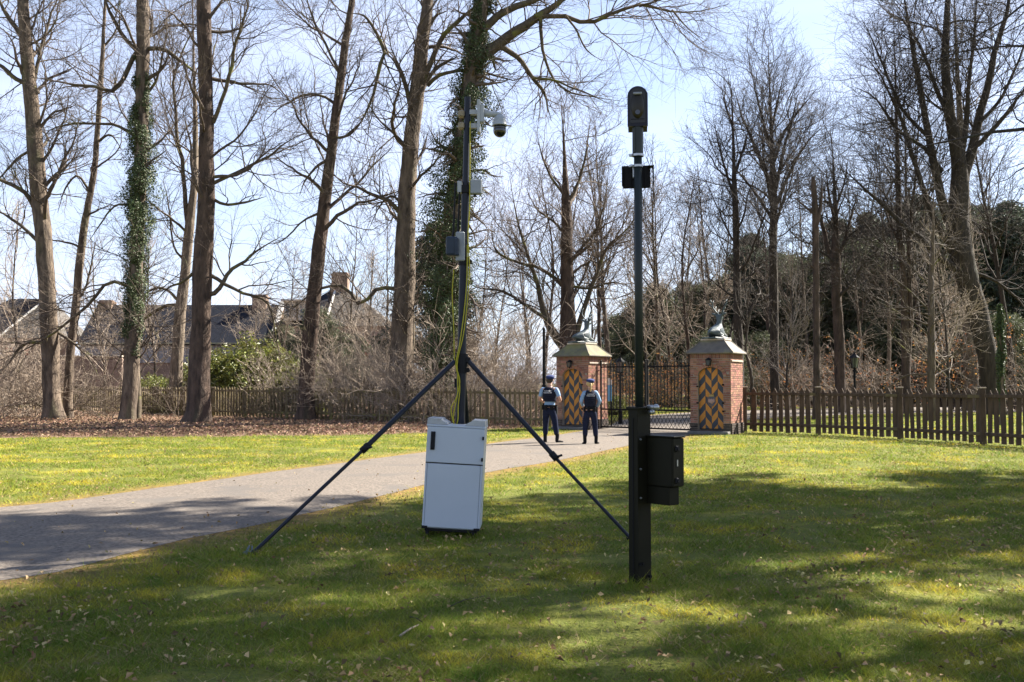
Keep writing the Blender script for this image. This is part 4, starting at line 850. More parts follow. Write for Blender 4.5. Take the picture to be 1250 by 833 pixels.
for px, Y, k, H in [(770, 92, 0, 9), (800, 84, 0, 9.5), (830, 96, 1, 11), (850, 86, 0, 8.5), (872, 98, 0, 11), (900, 90, 0, 11), (925, 100, 1, 14), (950, 86, 0, 10.5), (975, 96, 0, 11.5), (1003, 90, 0, 10), (1030, 98, 1, 15), (1055, 88, 1, 14), (1080, 96, 0, 12), (1105, 86, 1, 14.5), (1130, 98, 1, 17), (1158, 90, 0, 12.5),
                    (1185, 84, 1, 14), (1212, 94, 1, 15), (1240, 82, 0, 12), (1268, 90, 1, 15), (1300, 80, 0, 12), (1340, 86, 1, 14), (745, 100, 0, 8), (880, 68, 2, 5), (930, 74, 2, 5), (985, 78, 2, 5.5), (1060, 74, 2, 5.5), (1105, 78, 2, 5), (1170, 72, 2, 5.2), (1225, 70, 2, 6), (1260, 74, 2, 6),
                    (720, 96, 2, 5), (955, 110, 0, 13), (1015, 116, 0, 13), (890, 112, 0, 13), (868, 78, 0, 9), (907, 80, 1, 10.5), (940, 80, 1, 10), (1020, 80, 0, 9.5), (1045, 82, 0, 11), (1075, 78, 0, 10.5), (1112, 76, 2, 8.5), (1140, 80, 1, 13), (1165, 76, 0, 11), (1200, 78, 0, 12), (1225, 76, 1, 13), (1255, 78, 0, 12), (980, 80, 0, 9.5), (1090, 112, 0, 15), (1190, 112, 1, 18), (1240, 108, 1, 17), (840, 112, 0, 10), (785, 112, 0, 9)]:
    put(yew[k], (X(px, Y), Y, 0), rr.uniform(0, 6.28), H * (1.16 if px > 900 and k < 2 else 1) / (9, 13, 6)[k], f"{('rounded dark evergreen', 'tall pointed evergreen', 'low dark evergreen bush')[k]} {'deep in the wood' if Y > 90 else 'in the wood'} {next(w for q, w in BEHIND if px < q)}", gE)
from collections import defaultdict
_same = defaultdict(list)
for o in list(COL.objects):
    if o.get('group') == gE: _same[o['label']].append(o)
for lab, oo in _same.items():
    oo.sort(key=lambda o: o.location.y)
    wd = {2: ['nearer', 'farther'], 3: ['nearest', 'middle', 'farthest'], 4: ['nearest', 'second nearest', 'third nearest', 'farthest']}.get(len(oo))
    if wd:
        for o, w in zip(oo, wd): o['label'] = w + ' ' + lab
# dark holly beside the ivy tree, evergreen bushes by the houses
for px, Y, k, H, lab in [(530, 47, 1, 9, 'dark conical holly behind the foot of the ivy-covered tree'), (405, 56, 0, 4.9, 'dark evergreen bush left of the farmhouse chimney'), (385, 62, 0, 6, 'dark evergreen bush behind the leaning red-brown tree'), (428, 58, 0, 4.2, 'dark evergreen bush before the farmhouse shutters'), (350, 64, 0, 5, 'dark evergreen bush before the farmhouse dormers')]:
    dup(yew[k], (X(px, Y), Y, 0), rr.uniform(0, 6.28), H / (9, 13, 6)[k], lab, gE if k else 'evergreen bushes by the farmhouse')
# tall pines beside the lawn, out of the picture on the right: they throw the dappled shade
gP = 'tall pines shading the lawn'
ORD = ['nearest', 'second nearest', 'third nearest', 'fourth nearest', 'fifth nearest', 'sixth nearest', 'seventh nearest', 'eighth nearest', 'ninth nearest', 'farthest']
PN = [(11.3, 17.3, .95), (16.4, 19.6, 1.0), (20.6, 21.8, 1.05), (20.2, 17.9, .82), (25.0, 24.6, 1.08), (14.6, 12.4, .98), (23.5, 18.0, .92), (10.2, 12.8, .9), (28.5, 22.6, 1.0)]
PN.sort(key=lambda q: math.hypot(q[0], q[1]))
for (x, y, s), od in zip(PN, ORD):
    put(pine[0], (x, y, 0), rr.uniform(0, 6.28), s, od + ' of the tall pines that shade the lawn from the right', gP)
# rhododendrons behind the left fence
def rhodo(seed, rx, ry, h, n):
    rng = np.random.default_rng(seed); t = thing('rhododendron', '', 'bush')
    nc = 90; a = rng.uniform(0, 2 * PI, nc); u = rng.random(nc); C = np.stack([np.cos(a) * rx * np.sqrt(1 - u * u), np.sin(a) * ry * np.sqrt(1 - u * u), h * (.12 + .85 * u)], 1) * rng.uniform(.75, 1.05, (nc, 1))
    acc = Acc(); k = np.linspace(0, 1, 6)[None, :, None]; S0 = rng.normal(size=(nc, 3)) * (.25, .25, 0); Lb = S0[:, None] * (1 - k) + C[:, None] * k; Lb[:, 2:4] += rng.normal(size=(nc, 2, 3)) * .1; acc.add(Lb, np.linspace(.03, .01, 6)[None].repeat(nc, 0), 4)
    link('stems', acc.mesh('stems'), bark_dark, t)
    ci = rng.integers(0, nc, n); d = rng.normal(size=(n, 3)); d /= np.linalg.norm(d, axis=1, keepdims=True); pos = C[ci] + d * (.42 * rng.random(n) ** .4)[:, None]; pos[:, 2] = np.maximum(pos[:, 2], .1)
    N_ = d * .5 + rng.normal(size=(n, 3)) * .45 + (0, 0, .5); N_ /= np.linalg.norm(N_, axis=1, keepdims=True)
    link('foliage', leaf_mesh('foliage', pos, N_, rng.uniform(.12, .22, n), rng.uniform(.05, .08, n), rng), rhodo_leaf, t); return t
rh = [rhodo(301, 2.4, 1.6, 2.6, 6500), rhodo(302, 1.8, 1.5, 2.0, 5000)]
for t in rh: reg(t)
RH = {300: 'biggest bright green rhododendron behind the mossy picket fence', 272: 'rhododendron just right of the big dark trunk', 335: 'rhododendron before the gable of the long farm building', 200: 'small rhododendron right of the ivy-clad trunk', 225: 'small rhododendron behind the pale forked tree', 362: 'small rhododendron left of the leaning red-brown tree', 180: 'small rhododendron behind the ivy-clad trunk', 748: 'low green bush close behind the left gate leaf', 805: 'low green bush far behind the right gate leaf'}
for px, Y, k, s in [(300, 53, 0, 1.5), (272, 55, 0, 1.3), (335, 52, 0, 1.35), (200, 57, 1, 1.0), (225, 58, 1, .95), (362, 52, 1, .9), (180, 60, 1, 1.05), (748, 50, 1, .5), (805, 70, 1, .9)]:
    put(rh[k], (X(px, Y), Y, 0), rr.uniform(0, 6.28), s, RH[px], 'green bushes')
# tangled undergrowth along the left fence and beech saplings behind the right one
sh = [proto_shrub(401, 24, 3.0, twig_pale, 4200), proto_shrub(402, 22, 2.3, twig_grey, 3000), proto_shrub(403, 20, 3.2, twig_grey, 3000, leaf=900)]
for t in sh: reg(t)
SPOT = {470: 'left of the stout trunk by the mast', 505: 'under the stout trunk', 530: 'at the foot of the ivy tree', 550: 'behind the foot of the camera mast', 445: 'left of the ivy tree', 420: 'right of the leaning red-brown tree', 600: 'right of the mast, before the cream posts', 560: 'right behind the ivy tree', 640: 'beside the thin black post', 575: 'high behind the camera mast', 480: 'tall behind the stout trunk', 80: 'between the two far-left trunks', 30: 'left of the far-left trunk', -5: 'at the left edge of the view', 115: 'left of the ivy-clad trunk', -40: 'outside the left edge', 340: 'left of the leaning tree', 395: 'under the leaning red-brown tree', 455: 'tall, before the farmhouse shutters'}
SPOT.update({345: 'behind the leaning tree', 322: 'before the rhododendrons', 290: 'right of the big dark trunk', 218: 'left of the big dark trunk', 135: 'low, left of the ivied trunk', 55: 'behind the far-left trunk', 10: 'tall at the left edge', 430: 'before the farmhouse wall', 535: 'tall before the dark holly', 585: 'high right of the mast', 625: 'before the cream posts'})
for px, Y, k, s in [(345, 47, 0, 1.0), (290, 46, 1, .6), (218, 47, 1, .9), (135, 46, 1, .8), (55, 48, 0, 1.3), (10, 48, 0, 1.4), (430, 49, 0, 1.5), (535, 44, 0, 1.5), (585, 45, 0, 1.6), (625, 44, 1, 1.2), (470, 41.5, 0, .9), (505, 41, 0, 1.0), (530, 39.5, 0, .85), (550, 38.5, 1, .9), (445, 43, 1, .9), (420, 43.5, 0, 1.0), (600, 42, 0, 1.2), (560, 43, 0, 1.4), (640, 43.5, 0, 1.0), (575, 46, 0, 1.5), (480, 44, 0, 1.4), (80, 46, 1, 1.1), (30, 47, 0, 1.1), (-5, 46, 0, 1.2), (115, 49, 1, 1.0), (-40, 44, 0, 1.3), (340, 46, 1, .8), (395, 45, 0, .9), (455, 48, 0, 1.5)]:
    put(sh[k], (X(px, Y), Y, 0), rr.uniform(0, 6.28), s, f'tangle of {("pale", "greyish")[k]} twigs by the left fence, {SPOT[px]}', 'bare undergrowth along the left fence')
SAP = {772: 'close behind the left gate leaf', 808: 'close behind the right gate leaf', 835: 'at the right end of the gate', 925: 'just right of the crested lodge', 1000: 'behind the snapped trunk', 1060: 'right of the street lamp', 1150: 'behind the slim pale-twigged tree', 960: 'left of the snapped trunk', 1235: 'near the right edge beyond the fence', 750: 'behind the left gate leaf', 870: 'behind the crested lodge', 655: 'behind the thin black post', 620: 'beside the cream posts'}
for px, Y, k, s in [(772, 62, 2, .95), (808, 64, 2, 1.0), (835, 60, 2, .9), (925, 66, 2, 1.0), (1000, 64, 2, 1.3), (1060, 60, 0, 1.4), (1150, 58, 2, 1.5), (960, 60, 0, 1.3), (1235, 58, 0, 1.4), (750, 60, 2, .9), (870, 70, 0, 1.4), (655, 62, 2, .9), (620, 70, 2, 1.0)]:
    put(sh[k], (X(px, Y), Y, 0), rr.uniform(0, 6.28), s, ('bare bush with rust brown leaves ' if k == 2 else 'pale bare sapling ') + SAP[px], 'undergrowth of the wood')
# near tree out of the picture on the right whose dark branches hang into the upper right corner
hero('bare_tree', 'dark bare branches hanging in from a near tree at the upper right corner', 15,
     [(1452, 596, 46), (1450, 400, 40), (1446, 200, 36), (1440, 60, 32), (1434, -80, 26), (1430, -260, 18), (1428, -420, 8)],
     [[(1446, 160, 14), (1380, 142, 11), (1310, 150, 8), (1250, 156, 6), (1190, 166, 4.5), (1130, 180, 3.5), (1075, 188, 2.5), (1010, 194, 1.5)], [(1444, 60, 12), (1360, 52, 8), (1290, 55, 6), (1250, 58, 4), (1180, 62, 3), (1110, 82, 2), (1050, 98, 1.3)], [(1440, 20, 10), (1340, -30, 7), (1260, 0, 4), (1200, 40, 3), (1130, 68, 2), (1080, 90, 1.2)],
      [(1446, 230, 8), (1360, 260, 5), (1290, 250, 3), (1245, 230, 2), (1235, 260, 1.5), (1230, 310, 1)], [(1442, 0, 9), (1330, -60, 6), (1230, -40, 4), (1150, 0, 2.5), (1100, 10, 1.5)]],
     bark_dark, twig_dark, 31, 10, auto=(.3, .95), al=(1.5, 4), dens=(1.5, 2.5, 2.5), cap=3500, moss=False, up=.0)

# ------------------------------------------------------------------ iron gate between the lodges
gA, gB_ = Vector((3.06, 34.78, 0)), Vector((5.99, 32.22, 0)); gd = gB_ - gA; gL = gd.length
g = thing('iron_gate', 'black iron double gate with a diamond lattice foot between the brick lodges', 'gate', gA, math.atan2(gd.y, gd.x))
def add_leaf(x0, x1):
    for nm, z, s in (('rail', 2.16, .045), ('rail', .70, .055), ('rail', .09, .055)):
        b = B(); b.box(((x0 + x1) / 2, 0, z), (x1 - x0 - .05, .03, s), bev=.004); b.done(nm, black_iron, g)
    for x in (x0, x1):
        b = B(); b.box((x, 0, 1.18), (.055, .055, 2.3), bev=.006); b.sph((x, 0, 2.36), .04, u=8, v=6); b.done('stile', black_iron, g)
    n = 14
    b = B(); b.cyl((0, 0, .73), (0, 0, 2.27), .0155, seg=6); b.cyl((0, 0, 2.27), (0, 0, 2.37), .022, .002, 6); bm_ = b.mesh('bar')
    for i in range(1, n):
        o = link('bar', bm_, black_iron, g); o.location = (x0 + (x1 - x0) * i / n, 0, 0)
    b = B(); st = .138; n2 = int((x1 - x0) / st); st = (x1 - x0) / n2; zl, zh = .117, .673; hh = zh - zl; run = hh / 4 * .75
    for i in range(-4, n2 + 4):
        for s in (1, -1):
            xa = x0 + i * st; xb = xa + s * run * 3; za, zb = zl, zh
            def clip(xa, za, xb, zb):
                for lim in (x0 + .03, x1 - .03):
                    inside_ = (lambda x: x >= lim) if lim < (x0 + x1) / 2 else (lambda x: x <= lim)
                    if not inside_(xa) and not inside_(xb): return None
                    if inside_(xa) != inside_(xb):
                        t = (lim - xa) / (xb - xa); q = (lim, za + (zb - za) * t)
                        if inside_(xa): xb, zb = q
                        else: xa, za = q
                return xa, za, xb, zb
            c = clip(xa, za, xb, zb)
            if c and abs(c[0] - c[2]) > .03: b.tube([(c[0], s * .007, c[1]), (c[2], s * .007, c[3])], .0075, 4)
    tag(b.done('lattice', black_iron, g), kind='stuff')
add_leaf(.06, gL / 2 - .04); add_leaf(gL / 2 + .04, gL - .06)
b = B(); b.tube([(.03, -.05, 2.05), (-.12, -.2, 1.95), (-.3, -.42, 1.62), (-.34, -.46, 1.5)], .018, 6); b.tube([(-.12, -.2, 1.95), (-.14, -.24, 1.45)], .012, 6); b.done('gate_stay', black_iron, g)
# ------------------------------------------------------------------ street lamps, boards and posts beyond the fence
def street_lamp(loc, H, label):
    t = thing('street_lamp', label, 'lamp post', loc, .3)
    b = B(); b.cyl((0, 0, 0), (0, 0, .5), .09, .075, 12); b.cyl((0, 0, .5), (0, 0, H - .62), .055, .042, 12); b.cyl((0, 0, .5), (0, 0, .56), .095, .06, 12); b.cyl((0, 0, H - .75), (0, 0, H - .68), .075, seg=12); b.cyl((0, 0, H - .64), (0, 0, H - .6), .04, .13, 12); b.done('post', black_iron, t)
    b = B()
    for k in range(6):
        a = k * PI / 3; b.cyl((.12 * math.cos(a), .12 * math.sin(a), H - .6), (.17 * math.cos(a), .17 * math.sin(a), H - .2), .012, seg=5)
    b.cyl((0, 0, H - .62), (0, 0, H - .59), .14, seg=6); b.cyl((0, 0, H - .2), (0, 0, H - .04), .22, .06, 6); b.cyl((0, 0, H - .04), (0, 0, H + .04), .03, .008, 8); b.sph((0, 0, H + .05), .025, u=8, v=6); h = b.done('lantern', black_iron, t)
    b = B(); b.cyl((0, 0, H - .585), (0, 0, H - .205), .105, .155, 6); b.done('lantern_glass', glass, h)
street_lamp((X(1043, 40), 40, 0), at(1043, 431, 40).z, 'black lantern on a post behind the dark picket fence')
street_lamp((X(757, 39), 39, 0), at(757, 436, 39).z, 'black lantern on a post just behind the left leaf of the iron gate')
t = thing('thin_post', 'thin tall black post beside the mossy lodge, behind the standing officer', 'post', (X(664, 37), 37, 0)); H = at(664, 402, 37).z
b = B(); b.cyl((0, 0, 0), (0, 0, H), .06, .05, 10); b.sph((0, 0, H), .055, u=8, v=6); b.cyl((0, 0, 0), (0, 0, .3), .09, .075, 10); b.done('shaft', black_iron, t)
b = B(); b.box((0, -.06, 1.4), (.14, .1, .3), bev=.02); b.done('junction_box', black_iron, t)
blue = mat('blue_board', (.14, .36, .58), (.10, .29, .5), 4, .5); cream = mat('cream_paint', (.62, .54, .38), (.5, .44, .3), 5, .7)
t = thing('notice_board', 'small notice board, white above and blue below, just inside the gate', 'sign', (X(742, 37.5), 37.5, 0), -.15)
b = B(); [b.cyl((s * .13, .03, 0), (s * .13, .03, 1.68), .025, seg=8) for s in (-1, 1)]; b.done('posts', black_iron, t)
b = B(); b.box((0, 0, 1.22), (.27, .025, .6), bev=.008); b.done('blue_panel', blue, t)
b = B(); b.prism([(-.15, 0, 1.53), (.15, 0, 1.53), (.15, 0, 1.72), (.05, 0, 1.80), (-.15, 0, 1.74)], (0, .025, 0)); b.done('white_panel', white_paint, t)
for px in (612, 630, 645):
    t = thing('cream_post', {612: 'leftmost', 630: 'middle', 645: 'rightmost'}[px] + ' of three cream posts in the sunny field beyond the fence', 'post', (X(px, 62), 62, 0), 0, 'cream posts in the field')
    z = at(px, 464, 62).z; b = B(); b.box((0, 0, z / 2), (.26, .26, z), bev=.02); b.done('shaft', cream, t); b = B(); b.box((0, 0, z + .05), (.36, .36, .1), bev=.02); b.loft([[(sx * q, sy * q, zz) for sx, sy in ((-1, -1), (1, -1), (1, 1), (-1, 1))] for q, zz in ((.17, z + .1), (.02, z + .25))]); b.done('cap', cream, t)

# ------------------------------------------------------------------ skinned figures
def skin(name, verts, edges, radii, m, parent, sub=2, smooth=True, root=0):
    me = bpy.data.meshes.new(name); me.from_pydata([tuple(v) for v in verts], edges, []); o = bpy.data.objects.new(name, me); COL.objects.link(o)
    mo = o.modifiers.new('s', 'SKIN'); mo.use_smooth_shade = smooth; mo.branch_smoothing = .35
    for i, r in enumerate(radii):
        d = me.skin_vertices[0].data[i]; d.radius = (r, r) if np.isscalar(r) else r; d.use_root = (i == root)
    s = o.modifiers.new('u', 'SUBSURF'); s.levels = sub; s.render_levels = sub
    dg = bpy.context.evaluated_depsgraph_get(); me2 = bpy.data.meshes.new_from_object(o.evaluated_get(dg)); bpy.data.objects.remove(o); bpy.data.meshes.remove(me)
    me2.name = name; me2.materials.clear(); return link(name, me2, m, parent, True)
def chain(*chains):
    """chains of (name or None, point, radius); same name joins"""
    V, Rd, E, nm = [], [], [], {}
    for ch in chains:
        last = None
        for k, p, r in ch:
            if k is not None and k in nm: i = nm[k]
            else:
                i = len(V); V.append(p); Rd.append(r)
                if k is not None: nm[k] = i
            if last is not None: E.append((last, i))
            last = i
    return V, E, Rd
# bronze stags on the lodge roofs: lying, neck up, looking away
def stag(c, rz, label):
    t = thing('stag_statue', label, 'statue', c, rz)
    ch = [[('p', (-.26, 0, .22), .235), ('w', (-.05, 0, .22), .205), ('c', (.14, 0, .23), .20), ('n', (.19, 0, .43), .105), ('n2', (.20, 0, .58), .088), ('h', (.21, 0, .71), .082), ('h2', (.30, 0, .70), .06), ('h3', (.40, 0, .67), .038)],
          [('p', 0, 0), (None, (-.44, 0, .22), .06), (None, (-.48, 0, .14), .03)]]
    for s in (-1, 1):
        ch.append([('p', 0, 0), (None, (-.14, s * .17, .12), .09), (None, (.10, s * .2, .10), .05), (None, (-.10, s * .22, .045), .034), (None, (.14, s * .22, .035), .03)])
        ch.append([('c', 0, 0), (None, (.26, s * .13, .13), .062), (None, (.44, s * .13, .06), .04), (None, (.30, s * .14, .035), .03), (None, (.18, s * .14, .03), .03)])
        ch.append([('h', 0, 0), (None, (.20, s * .10, .76), .034), (None, (.18, s * .20, .80), .045), (None, (.17, s * .27, .81), .014)])
    V, E, Rd = chain(*ch); skin('body', V, E, Rd, bronze, t, 2)
    for s in (-1, 1):
        A = [[(.35, s * .04, .76), (.31, s * .12, .87), (.29, s * .21, 1.0), (.33, s * .25, 1.14), (.37, s * .23, 1.24)], [(.34, s * .07, .80), (.42, s * .09, .86), (.46, s * .09, .95)], [(.31, s * .13, .89), (.38, s * .17, .97), (.41, s * .17, 1.05)], [(.29, s * .22, 1.02), (.24, s * .31, 1.09), (.24, s * .33, 1.16)], [(.33, s * .25, 1.13), (.30, s * .29, 1.2), (.31, s * .3, 1.26)]]
        A = [[(x - .12, y, z) for x, y, z in q] for q in A]; b = B()
        for iq, q in enumerate(A): b.tube(q, np.linspace(.032 if iq == 0 else .024, .011, len(q)), 6)
        b.done('antler', bronze, t, True)
    b = B(); b.box((.02, 0, .0), (.98, .5, .05), bev=.012); b.done('base', bronze, t)
zt_ = ZE + .482 + .026
stag((cl_.x + .02, cl_.y, zt_), R(38), 'bronze stag lying on top of the mossy lodge roof')
stag((cr_.x, cr_.y, zt_), R(48), 'bronze stag lying on top of the grey roof of the crested lodge')

# officers
skin_m = mat('skin', (.50, .29, .21), (.44, .25, .18), 9, .55); navy_cloth = mat('navy_cloth', (.016, .020, .042), (.010, .013, .028), 20, .85, .3, 60, spec=.08); vest_m = mat('vest_cloth', (.012, .014, .026), (.016, .018, .03), 30, .85, .3, 70, spec=.08)
shirt_m = mat('light_blue_shirt', (.22, .33, .48), (.18, .28, .42), 14, .75, .2, 40); boot_m = mat('black_boots', (.009, .009, .010), rough=.75, spec=.12); beret_m = mat('blue_beret', (.022, .036, .125), (.016, .028, .10), 20, .85)
hair_dark = mat('dark_hair', (.03, .022, .016), (.05, .036, .025), 60, .6); hair_blond = mat('blond_hair', (.50, .36, .17), (.36, .25, .11), 50, .5); white_txt = mat('vest_lettering', (.75, .76, .78), rough=.6)
def ring(cx, cy, z, rx, ry, n=20, tilt=0): return [(cx + rx * math.cos(2 * PI * i / n), cy + ry * math.sin(2 * PI * i / n), z + tilt * math.sin(2 * PI * i / n)) for i in range(n)]
def person(loc, rz, H, label, stance, arms, short, hair, female):
    """faces +y; stance: list of (side, knee, ankle, toe); arms: side -> elbow, wrist, finger direction"""
    t = thing('person', label, 'person', loc, rz); k = H / 1.78; S = lambda p: Vector(p) * k
    sw = .19 if not female else .165; hw = .1
    ch = [[('p', S((0, 0, .95)), .125 * k), ('s', S((0, .01, 1.12)), .12 * k), ('c', S((0, 0, 1.33)), (.15 * k, .12 * k)), ('nb', S((0, 0, 1.47)), .075 * k), ('n', S((0, .012, 1.545)), .056 * k), ('h', S((0, .025, 1.62)), .085 * k), (None, S((0, .02, 1.70)), .088 * k), (None, S((0, .015, 1.755)), .05 * k)],
          [('h', 0, 0), (None, S((0, .105, 1.60)), .045 * k)]]
    fing = []
    for s in (-1, 1):
        el, wr, fd = arms[s]
        el, wr, fd = S(el), S(wr), Vector(fd).normalized()
        side = Vector((s, 0, 0)); pal = wr + fd * .085 * k
        ch.append([('c', 0, 0), (None, S((s * sw, -.01, 1.43)), .062 * k), (None, el, .043 * k), (None, (el + wr) / 2, .040 * k), (f'w{s}', wr, .028 * k), (f'q{s}', pal, (.036 * k, .018 * k))])
        up = fd.cross(side).normalized(); wd = side - side.dot(fd) * fd
        wd = wd.normalized() if wd.length > .1 else Vector((0, 0, 1))
        for j, (o_, L_) in enumerate(((-.027, .062), (-.009, .075), (.009, .078), (.027, .068))):
            b0 = pal + wd * o_ * k; ch.append([(f'q{s}', 0, 0), (None, b0 + fd * .02 * k, .0088 * k), (None, b0 + fd * (.02 + L_ * .5) * k, .0082 * k), (None, b0 + fd * (.02 + L_ * .8) * k - side * .02 * k, .0075 * k)])
        ch.append([(f'w{s}', 0, 0), (None, wr + fd * .045 * k + Vector((0, .035, 0)) * k, .0105 * k), (None, wr + fd * .08 * k + Vector((0, .05, 0)) * k, .009 * k)])
    tro = [[('p', S((0, -.005, .99)), (.155 * k, .125 * k)), ('p2', S((0, -.01, .90)), (.16 * k, .135 * k))]]
    for s, kn, an, toe in stance:
        hp = S((s * hw, -.01, .82)); ch.append([('p', 0, 0), (None, hp, .085 * k), (None, S(kn), .056 * k), (None, S(an), .032 * k)])
        a2 = Vector(kn).lerp(Vector(an), .42); a1 = Vector(kn).lerp(Vector(an), .74)
        tro.append([('p2', 0, 0), (None, hp, .108 * k), (None, S(Vector((s * hw, 0, .82)).lerp(Vector(kn), .55)), .098 * k), (None, S(kn), .079 * k), (None, S(a2), .078 * k), (None, S(a1), .066 * k)])
    V, E, Rd = chain(*ch); skin('body', V, E, Rd, skin_m, t, 2)
    V, E, Rd = chain(*tro); skin('trousers', V, E, Rd, navy_cloth, t, 2)
    sh = [[('a', S((0, 0, .93)), (.158 * k, .125 * k)), ('a2', S((0, 0, 1.03)), (.16 * k, .126 * k)), ('b', S((0, .005, 1.15)), (.148 * k, .115 * k)), ('c', S((0, 0, 1.34)), (.17 * k, .13 * k)), (None, S((0, 0, 1.46)), .085 * k), (None, S((0, .008, 1.52)), .066 * k)]]
    for s in (-1, 1):
        el, wr, fd = [Vector(q) for q in arms[s]]; shd = Vector((s * sw, -.01, 1.43))
        q = [('c', 0, 0), (None, S(shd), .074 * k), (None, S(shd.lerp(el, .5)), .062 * k), (None, S(shd.lerp(el, .88)), .056 * k)]
        if not short: q += [(None, S(el), .055 * k), (None, S(el.lerp(wr, .55)), .047 * k), (None, S(el.lerp(wr, .9)), .042 * k)]
        sh.append(q)
    V, E, Rd = chain(*sh); skin('shirt', V, E, Rd, shirt_m, t, 2)
    z0 = 1.10 if not female else 1.03
    b = B(); prof = [(z0, .178, .145), (z0 + .04, .18, .15), (1.2, .182, .152), (1.33, .19, .158), (1.41, .178, .15), (1.455, .135, .122), (1.478, .105, .10)]
    if female: prof = [(z, rx * .9, ry * .98) for z, rx, ry in prof]
    b.loft([[tuple(S(p)) for p in ring(0, 0, z, rx, ry)] for z, rx, ry in prof]); v = b.done('vest', vest_m, t, True)
    for zz, ry in ((1.13, .152), (1.19, .156), (1.25, .158)):
        b = B(); b.box(S((0, -ry * (.98 if female else 1) - .004, zz)), (.2 * k, .014, .03 * k), bev=.004); b.done('webbing', vest_m, v)
    for j, tx in enumerate(('KONINKLIJKE', 'MARECHAUSSEE')):
        cu = bpy.data.curves.new('lettering', 'FONT'); cu.body = tx; cu.size = .034 * k; cu.align_x = 'CENTER'; cu.extrude = .002; cu.resolution_u = 2
        o = bpy.data.objects.new('tmp', cu); COL.objects.link(o); dg = bpy.context.evaluated_depsgraph_get(); me = bpy.data.meshes.new_from_object(o.evaluated_get(dg)); bpy.data.objects.remove(o); me.materials.clear()
        o = link('lettering', me, white_txt, v); o.location = S((0, -.168 * (.98 if female else 1), 1.365 - .047 * j)); o.rotation_euler = (PI / 2 - .05, 0, 0); o.scale = (.9, 1.1, 1)
    b = B(); zb = .985 if not female else 1.0
    b.loft([[tuple(S(p)) for p in ring(0, -.005, z, .172, .142)] for z in (zb - .03, zb - .022, zb + .018, zb + .026)]); bt = b.done('belt', boot_m, t, True)
    for x, y, sx in ((.17, 0, .06), (-.16, -.06, .06), (.1, -.13, .09), (-.06, -.145, .07)):
        b = B(); b.box(S((x, y, zb - .035)), (sx * k, .06 * k, .13 * k), bev=.012); b.done('pouch', boot_m, bt)
    b = B(); b.box(S((.178, .03, zb - .12)), (.05 * k, .1 * k, .22 * k), rot=Matrix.Rotation(-.1, 4, 'X'), bev=.015); b.done('holster', boot_m, bt)
    for s, kn, an, toe in stance:
        an_, toe_ = Vector(an), Vector(toe); f = (toe_ - an_); f.z = 0; f.normalize(); V = [S(an_ + Vector((0, 0, .2))), S(an_ + Vector((0, 0, .08))), S(an_ + Vector((0, -.0, -.03)) - f * .02), S(an_ + f * .10 + Vector((0, 0, -.048))), S(an_ + f * .18 + Vector((0, 0, -.056)))]
        skin('boot', V, [(0, 1), (1, 2), (2, 3), (3, 4)], [.058 * k, .054 * k, .052 * k, (.046 * k, .036 * k), (.036 * k, .028 * k)], boot_m, t, 2)
    # head: face, ears, hair, beret
    b = B(); hc = S((0, .02, 1.672)); b.sph(hc + S((0, .098, -.012)), .014 * k, (1, 1.2, 1.5), 8, 6); b.done('nose', skin_m, t, True)
    for s in (-1, 1):
        b = B(); b.sph(hc + S((s * .098, -.0, -.015)), .028 * k, (.4, .8, 1.2), 8, 8); b.done('ear', skin_m, t, True)
        b = B(); b.sph(hc + S((s * .034, .088, .012)), .012 * k, (1.2, .6, .8), 8, 6); b.done('eye', boot_m, t, True)
    b = B(); b.box(hc + S((0, .088, -.06)), (.045 * k, .012, .01), bev=.003); b.done('mouth', mat('lips', (.36, .15, .12)), t)
    b = B(); b.loft([[tuple(hc + S(p)) for p in ring(0, oy, z, rx, ry)] for z, rx, ry, oy in ((-.085, .055, .04, -.045), (-.055, .082, .066, -.032), (-.02, .098, .092, -.022), (.02, .101, .104, -.008), (.06, .09, .096, -.002))]); hr = b.done('hair', hair, t, True)
    if female:
        b = B(); b.tube([tuple(hc + S(p)) for p in ((0, -.10, .01), (.012, -.135, -.03), (.012, -.14, -.12), (.0, -.13, -.2), (-.015, -.145, -.25))], np.array([.02, .03, .028, .022, .006]) * k, 8); b.done('ponytail', hair, hr, True)
    b = B(); b.loft([[tuple(hc + S(p)) for p in ring(.012, oy, z, rx, ry, tilt=.012)] for z, rx, ry, oy in ((.028, .102, .11, .0), (.05, .107, .116, .0), (.075, .116, .124, -.006), (.10, .108, .115, -.008), (.118, .072, .08, -.01), (.123, .02, .02, -.01))]); be = b.done('beret', beret_m, t, True)
    b = B(); b.loft([[tuple(hc + S(p)) for p in ring(.006, 0, z, rx, ry, tilt=.01)] for z, rx, ry in ((.016, .1035, .112), (.034, .1065, .1155))]); b.done('band', boot_m, be, True)
    return t
mp_ = G(671, 541.5); wp_ = G(720.5, 543.2)
person((mp_.x, mp_.y, 0), R(-20), 1.80, 'taller officer in short sleeves, dark vest and blue beret, back turned, on the drive', [(-1, (-.12, .03, .50), (-.13, .02, .09), (-.16, .16, .035)), (1, (.16, -.01, .50), (.22, -.03, .09), (.33, .09, .035))],
       {-1: ((-.27, -.03, 1.17), (-.2, .2, 1.06), (.5, .6, -.2)), 1: ((.30, -.06, 1.17), (.26, .14, 1.1), (-.5, .7, -.1))}, True, hair_dark, False)
